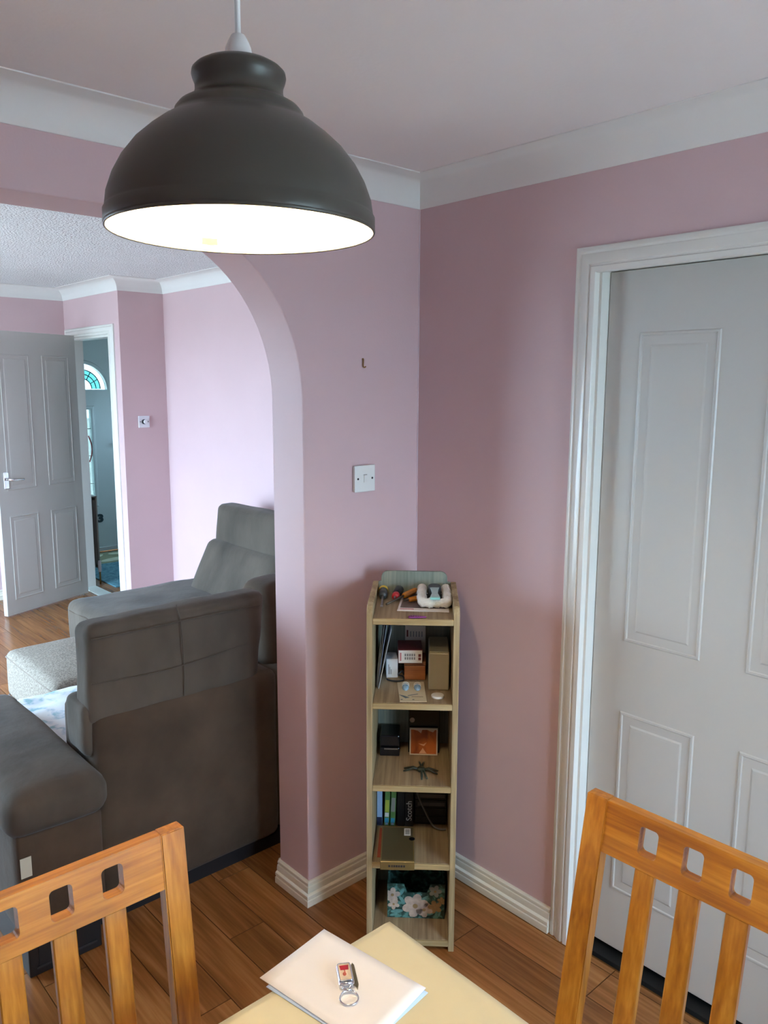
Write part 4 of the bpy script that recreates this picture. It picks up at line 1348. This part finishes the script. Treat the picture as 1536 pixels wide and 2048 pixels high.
def chair(name, label, loc, rotz, rake):
    """local: back rail runs along x, front (towards the table) is -y; origin on the floor under the back's left front"""
    c = thing(name, label, 'chair', loc, rotz, 'honey oak dining chairs')
    W_, HT, PW_, PT = 0.42, 0.950, 0.043, 0.026
    ZSEAT = 0.45

    def y_at(z):
        return rake * (z - HT) if z > ZSEAT else rake * (ZSEAT - HT) - 0.05 * (ZSEAT - z) / ZSEAT * -1.0

    def raked(bm):
        for v in bm.verts:
            v.co.y += y_at(v.co.z)
        return bm
    for a in (0, W_ - PW_):
        bm = bmesh.new()
        bmesh.ops.create_cube(bm, size=1)
        bmesh.ops.scale(bm, vec=(PW_, PT, HT), verts=bm.verts)
        bmesh.ops.translate(bm, vec=(a + PW_ / 2, PT / 2, HT / 2), verts=bm.verts)
        bmesh.ops.bisect_plane(bm, geom=bm.verts[:] + bm.edges[:] + bm.faces[:], plane_co=(0, 0, ZSEAT), plane_no=(0, 0, 1))
        es = [e for e in bm.edges if len(e.link_faces) == 2 and e.calc_face_angle(0) > 0.5]
        bmesh.ops.bevel(bm, geom=es, offset=0.002, segments=2, affect='EDGES')
        obj('back_post', raked(bm), OAKZ, c)
    # top rail with three rounded cut-outs
    RZ0, RZ1 = 0.855, 0.949
    x0, x1 = PW_, W_ - PW_
    holes = [0.1285, 0.210, 0.2915]
    hw, hh, hr = 0.0178, 0.0250, 0.0075
    hz = 0.9055
    bm = bmesh.new()
    # build as a grid of cells around the holes: columns between the holes
    yf, yb_ = 0.003, PT - 0.002
    front = []

    def cell(xa, xb, za, zb):
        front.append([(xa, za), (xb, za), (xb, zb), (xa, zb)])
    xs = [x0]
    for h_ in holes:
        xs += [h_ - hw, h_ + hw]
    xs.append(x1)
    faces2d = []
    for i in range(0, len(xs), 2):
        za, zb = hz - hh, hz + hh
        # split column at hole levels so that edges match
        faces2d.append([(xs[i], RZ0), (xs[i + 1], RZ0), (xs[i + 1], za), (xs[i], za)])
        col = [(xs[i], za), (xs[i + 1], za), (xs[i + 1], zb), (xs[i], zb)]
        faces2d.append(col)
        faces2d.append([(xs[i], zb), (xs[i + 1], zb), (xs[i + 1], RZ1), (xs[i], RZ1)])
    for h_ in holes:
        faces2d.append([(h_ - hw, RZ0), (h_ + hw, RZ0), (h_ + hw, hz - hh), (h_ - hw, hz - hh)])
        faces2d.append([(h_ - hw, hz + hh), (h_ + hw, hz + hh), (h_ + hw, RZ1), (h_ - hw, RZ1)])
        # rounded corner fillets
        for sx_ in (-1, 1):
            for sz_ in (-1, 1):
                cx_, cz_ = h_ + sx_ * hw, hz + sz_ * hh
                ccx, ccz = cx_ - sx_ * hr, cz_ - sz_ * hr
                pts = [(cx_, cz_)]
                for i in range(5):
                    a = H * i / 4
                    pts.append((ccx + sx_ * hr * math.cos(a), ccz + sz_ * hr * math.sin(a)))
                faces2d.append(pts)
    for f2 in faces2d:
        for yv in (yf, yb_):
            vs = [bm.verts.new((a, yv, b)) for a, b in f2]
            bm.faces.new(vs)
    # walls: outer perimeter and hole perimeters

    def wall(pts, closed=True):
        A = [bm.verts.new((a, yf, b)) for a, b in pts]
        B = [bm.verts.new((a, yb_, b)) for a, b in pts]
        for i in range(len(pts)):
            j = (i + 1) % len(pts)
            bm.faces.new((A[i], A[j], B[j], B[i]))
    wall([(x0, RZ0), (x1, RZ0), (x1, RZ1), (x0, RZ1)])
    for h_ in holes:
        ring = []
        for ccx, ccz, a0 in ((h_ + hw - hr, hz + hh - hr, 0), (h_ - hw + hr, hz + hh - hr, H), (h_ - hw + hr, hz - hh + hr, 2 * H), (h_ + hw - hr, hz - hh + hr, 3 * H)):
            for i in range(5):
                a = a0 + H * i / 4
                ring.append((ccx + hr * math.cos(a), ccz + hr * math.sin(a)))
        wall(ring)
    bmesh.ops.remove_doubles(bm, verts=bm.verts[:], dist=0.00005)
    bmesh.ops.recalc_face_normals(bm, faces=bm.faces[:])
    obj('top_rail', raked(bm), OAKX, c)
    for h_ in holes:
        obj('slat', raked(box(h_ - 0.0185, h_ + 0.0185, 0.005, 0.018, 0.475, RZ0, 0.002, 1)), OAKZ, c)
    obj('lower_rail', raked(box(PW_, W_ - PW_, 0.004, PT - 0.004, 0.455, 0.495, 0.002, 1)), OAKX, c)
    ys = y_at(ZSEAT)
    obj('seat', rbox(W_ + 0.02, 0.40, 0.045, 0.015, 8, (0, 0, 0.006), c=(W_ / 2, ys - 0.205, 0.455)), mat('cream_seat_pad', srgb(190, 172, 140), 0.7, var=0.08, scale=12), c)
    for a in (0, W_ - PW_):
        obj('front_leg', box(a, a + PW_, ys - 0.39, ys - 0.348, 0, 0.434, 0.002, 1), OAKZ, c)
        obj('side_rail', box(a + 0.008, a + PW_ - 0.008, ys - 0.347, ys - 0.006, 0.375, 0.432, 0.002, 1), OAKY, c)
    obj('front_rail', box(PW_, W_ - PW_, ys - 0.382, ys - 0.358, 0.375, 0.432, 0.002, 1), OAKX, c)
    return c


# left chair: back parallel to the arch wall, its right post nearest the corner; facing the camera side (-y)
chair('dining_chair', 'honey oak slatted dining chair at bottom left beside the sofa', (-1.323 - 0.42, -0.785, 0), 0.0, 0.105)
# right chair: back parallel to the door wall, facing -x
chair('dining_chair', 'honey oak slatted dining chair at bottom right before the white door', (-0.708, -1.177, 0), -H, 0.172)

# ------------------------------------------------------------------ corner sofa
sf = thing('corner_sofa', 'taupe suede corner sofa with raised headrests seen through the arch', 'sofa', (-0.35, 0.9, 0))


def spart(name, bm, m=SUEDE, parent=None):
    return obj(name, bm, m, parent or sf, world=True)


def soft(x0, x1, y0, y1, z0, z1, r=0.04, n=14, bulge=(0, 0, 0), wr=0.004, ws=5.0, seed=0.0, fn=None):
    return rbox(x1 - x0, y1 - y0, z1 - z0, r, n, bulge, wr, ws, seed, fn, ((x0 + x1) / 2, (y0 + y1) / 2, (z0 + z1) / 2))


# run with its back to the dining room
spart('plinth', box(-1.04, 0.88, 0.352, 1.20, 0.0, 0.055), BLACKP)
spart('back_body', soft(-1.035, -0.365, 0.322, 0.60, 0.055, 0.690, 0.035, 16, (0, 0.012, 0.008), 0.003, 4, 1.0), SUEDE2)
spart('back_body', soft(-0.362, 0.60, 0.335, 0.62, 0.055, 0.665, 0.035, 14, (0, 0.01, 0.008), 0.003, 4, 3.0), SUEDE2)


def head_fn(p):
    # lean and flare: bottom narrower on the right, flap on the left foot
    t = (p.z + 0.16) / 0.32
    q = p.copy()
    q.y += 0.035 * (t - 0.5)
    if p.x > 0:
        q.x -= 0.06 * (1 - t) * (p.x / 0.31)
    else:
        q.x += 0.02 * t * (p.x / 0.31) * -1
    return q


hr_ = spart('headrest', soft(-1.048, -0.375, 0.352, 0.465, 0.660, 0.968, 0.032, 22, (0.0, 0.014, 0.006), 0.0045, 11, 5.0, head_fn), SUEDE)
# stitched seams on the back of the headrest
spart('seam', tube(smooth_path([(-1.03, 0.345, 0.800), (-0.85, 0.329, 0.792), (-0.70, 0.327, 0.795), (-0.48, 0.343, 0.808)], 6), 0.0018, 6), SUEDE, hr_)
spart('seam', tube(smooth_path([(-0.735, 0.327, 0.690), (-0.735, 0.322, 0.74), (-0.732, 0.327, 0.80), (-0.730, 0.340, 0.92), (-0.728, 0.372, 0.985)], 6), 0.0018, 6), SUEDE, hr_)
spart('seam', tube(smooth_path([(-1.02, 0.352, 0.935), (-0.85, 0.345, 0.936), (-0.60, 0.345, 0.936), (-0.42, 0.353, 0.930)], 6), 0.0022, 6), SUEDE, hr_)
spart('headrest_skirt', soft(-1.062, -0.99, 0.352, 0.50, 0.56, 0.735, 0.03, 10, (0, 0, 0), 0.008, 9, 2.0), SUEDE)
spart('corner_cushion', soft(-0.345, 0.18, 0.43, 0.62, 0.64, 0.965, 0.05, 14, (0, 0.02, 0.01), 0.005, 6, 7.0), SUEDE2)
spart('seat_cushion', soft(-1.03, 0.42, 0.60, 1.28, 0.16, 0.43, 0.04, 16, (0, 0, 0.012), 0.004, 4, 9.0), SUEDE)
# arm at the left end
ab = spart('arm_base', soft(-1.300, -1.048, 0.262, 1.10, 0.12, 0.445, 0.018, 10, (0, 0, 0), 0.002, 4, 11.0), SUEDE2)
spart('care_tag', box(-1.292, -1.262, 0.2585, 0.2605, 0.315, 0.375), mat('white_label_cloth', srgb(206, 202, 186), 0.8), ab)


def arm_fn(p):
    q = p.copy()
    if p.z > 0:
        q.z += 0.008 * math.cos(p.x / 0.14 * 1.3)
    return q


spart('arm_cushion', soft(-1.325, -1.026, 0.245, 1.13, 0.425, 0.548, 0.050, 18, (0.004, 0.010, 0.026), 0.004, 5, 13.0, arm_fn), SUEDE)
apl = spart('arm_plinth', box(-1.288, -1.075, 0.258, 1.18, 0.0, 0.118, 0.004), BLACKP)
spart('plinth_panel', box(-1.26, -1.10, 0.255, 0.258, 0.030, 0.100), BLACKP, apl)
spart('plinth_rail', box(-1.268, -1.092, 0.2525, 0.255, 0.024, 0.030), mat('worn_black', srgb(46, 46, 50), 0.4), apl)

# run along the lounge's right wall, with the chaise at its far end
spart('plinth', box(-0.02, 0.88, 1.20, 2.62, 0.0, 0.055), BLACKP)
spart('back_body', soft(0.68, 0.895, 0.62, 2.42, 0.055, 0.600, 0.04, 14, (0, 0, 0.006), 0.003, 4, 15.0), SUEDE2)
spart('seat_cushion', soft(0.0, 0.66, 1.24, 1.93, 0.12, 0.43, 0.04, 12, (0, 0, 0.012), 0.004, 4, 17.0), SUEDE)
ch = spart('chaise_cushion', soft(-0.258, 0.88, 1.93, 2.655, 0.17, 0.448, 0.045, 22, (0.012, 0.012, 0.014), 0.007, 7, 19.0), SUEDE)
spart('chaise_base', soft(-0.24, 0.87, 1.95, 2.64, 0.05, 0.19, 0.02, 8, (0, 0, 0), 0.002, 4, 21.0), SUEDE2)
spart('seam', tube([(-0.264, y, 0.400 + 0.004 * math.sin(y * 9)) for y in [1.96 + 0.03 * i for i in range(22)]], 0.003, 6), SUEDE2, ch)


def lean_fn(k):
    def f(p):
        q = p.copy()
        q.x += k * p.z
        return q
    return f


def slab(y0, y1, x0, x1, z0, z1, k, seed, r=0.05):
    return soft(x0, x1, y0, y1, z0, z1, r, 16, (0.012, 0.0, 0.008), 0.006, 6, seed, lean_fn(k))


spart('back_cushion', slab(1.66, 2.44, 0.485, 0.645, 0.42, 0.735, 0.50, 23.0, 0.035))
spart('headrest', slab(1.62, 2.42, 0.605, 0.735, 0.690, 0.955, 0.10, 25.0, 0.035))
spart('back_cushion', slab(0.78, 1.64, 0.49, 0.65, 0.42, 0.76, 0.45, 27.0))

# throw on the near seat
THR = two_tone('patterned_throw_cloth', srgb(228, 232, 236), srgb(150, 186, 196), 16, 0.48, 0.62, 0.9, c3=srgb(206, 216, 226), bump=0.3)
bm = bmesh.new()
g = {}
for i in range(41):
    for j in range(41):
        xx = -1.012 + i / 40 * 0.62
        yy = 0.645 + j / 40 * 0.64
        zz = 0.4545 + 0.006 * noise.noise(Vector((xx * 9, yy * 16, 0))) + 0.003 * noise.noise(Vector((xx * 25, yy * 30, 3)))
        if yy > 1.25:
            zz -= (yy - 1.25) * 0.4
        g[i, j] = bm.verts.new((xx, yy, zz))
for i in range(40):
    for j in range(40):
        bm.faces.new((g[i, j], g[i + 1, j], g[i + 1, j + 1], g[i, j + 1]))
o = obj('throw_blanket', bm, THR, smooth=True)
md = o.modifiers.new('thickness', 'SOLIDIFY')
md.thickness = 0.006
tag(o, 'crumpled white and blue patterned throw on the sofa seat', 'throw')

# footstool
fs = thing('footstool', 'square beige tweed footstool in front of the chaise', 'footstool', (-0.54, 1.70, 0))
cu = obj('top_cushion', soft(-0.795, -0.285, 1.375, 2.01, 0.20, 0.425, 0.03, 18, (0.008, 0.008, 0.028), 0.002, 6, 31.0), TWEED, fs, world=True)
obj('base', soft(-0.785, -0.295, 1.385, 2.00, 0.06, 0.205, 0.012, 8, (0, 0, 0), 0.0015, 6, 33.0), TWEED, fs, world=True)
pip = [(-0.795, 1.375), (-0.285, 1.375), (-0.285, 2.01), (-0.795, 2.01)]
PIPE = mat('taupe_piping', srgb(122, 108, 98), 0.8)
for zz in (0.205, 0.398):
    e = 0.004
    path = []
    for i, p in enumerate(pip):
        q = pip[(i + 1) % 4]
        for s in (0.03, 0.07, 0.2, 0.35, 0.5, 0.65, 0.8, 0.93, 0.97):
            path.append((p[0] + (q[0] - p[0]) * s, p[1] + (q[1] - p[1]) * s, zz))
    obj('piping', tube(path, 0.0045, 6, closed=True), PIPE, cu, world=True, smooth=True)
for a in (-0.76, -0.36):
    for b in (1.42, 1.92):
        obj('foot', box(a, a + 0.04, b, b + 0.04, 0, 0.062, 0.003), BLACKP, fs, world=True)

# ------------------------------------------------------------------ hall things
TEALR = two_tone('teal_mat_pile', srgb(74, 128, 146), srgb(110, 164, 180), 40, 0.4, 0.6, 0.95, bump=0.4)
o = obj('hall_runner', box(0.795, 1.75, 4.40, 5.31, 0.0, 0.010, 0.003), TEALR)
tag(o, 'teal hall mat just inside the doorway', 'mat')
dmn = thing('leaf_doormat', 'pale doormat with large leaf shapes at the front door', 'doormat', (1.25, 5.58, 0))
obj('backing', box(-0.5, 0.5, -0.255, 0.23, 0, 0.007, 0.002), mat('olive_mat', srgb(150, 158, 128), 0.9), dmn)
LEAFM = mat('pale_leaf_pile', srgb(214, 222, 196), 0.9)
for (a, b, l, w, r) in ((0.02, -0.13, 0.36, 0.12, 0.25), (-0.16, 0.06, 0.34, 0.11, 0.5), (0.20, 0.08, 0.34, 0.11, -0.3), (-0.32, -0.12, 0.3, 0.11, 0.1), (0.36, -0.12, 0.28, 0.1, -0.2)):
    pts = []
    for i in range(16):
        q = 2 * math.pi * i / 16
        ax, ay = l / 2 * math.cos(q), w / 2 * math.sin(q) * (1 - 0.25 * math.cos(q))
        pts.append((a + ax * math.cos(r) - ay * math.sin(r), max(-0.245, min(0.22, b + ax * math.sin(r) + ay * math.cos(r)))))
    obj('leaf_shape', prism(pts, 0.007, 0.0095, 'xy'), LEAFM, dmn)
struct('trim_8', box(DX - 0.004, DX + 0.104, HDY0 + 0.022, HDY1 - 0.022, 0.0002, 0.009, 0.003), mat('pale_threshold', srgb(206, 216, 210), 0.4), 'pale threshold strip in the hall doorway')

rd = thing('radiator', 'panel radiator seen edge-on just inside the hall', 'radiator', (DX + 0.125, 4.65, 0.12))
RADP = mat('radiator_enamel', srgb(150, 150, 144), 0.4)
RADD = mat('radiator_grey', srgb(92, 88, 82), 0.5)
obj('panel', box(0.062, 0.078, 0.02, 0.85, 0.0, 0.62, 0.004), RADP, rd)
obj('panel', box(0.022, 0.034, 0.02, 0.85, 0.0, 0.62, 0.004), RADP, rd)
for i in range(12):
    obj('convector_fin', box(0.0345, 0.0615, 0.05 + i * 0.065, 0.054 + i * 0.065, 0.03, 0.59), RADD, rd)
obj('top_grille', box(0.022, 0.078, 0.018, 0.852, 0.621, 0.632, 0.002), RADP, rd)
obj('end_cover', box(0.035, 0.061, 0.018, 0.022, 0.04, 0.60), RADD, rd)
obj('bracket', box(-0.0245, 0.0215, 0.15, 0.19, 0.08, 0.56), RADD, rd)
obj('pipe', tube(smooth_path([(0.05, 0.02, 0.03), (0.05, -0.02, 0.028), (0.05, -0.03, 0.0), (0.05, -0.03, -0.12)], 4), 0.0075, 8), BRASS, rd, smooth=True)
obj('valve', lathe([(0.001, -0.045), (0.012, -0.045), (0.014, -0.02), (0.014, 0.03), (0.011, 0.05), (0.001, 0.052)], 18), mat('valve_white', srgb(216, 206, 206), 0.4), rd, M=Matrix.Translation((0.05, -0.03, 0.03)), smooth=False)
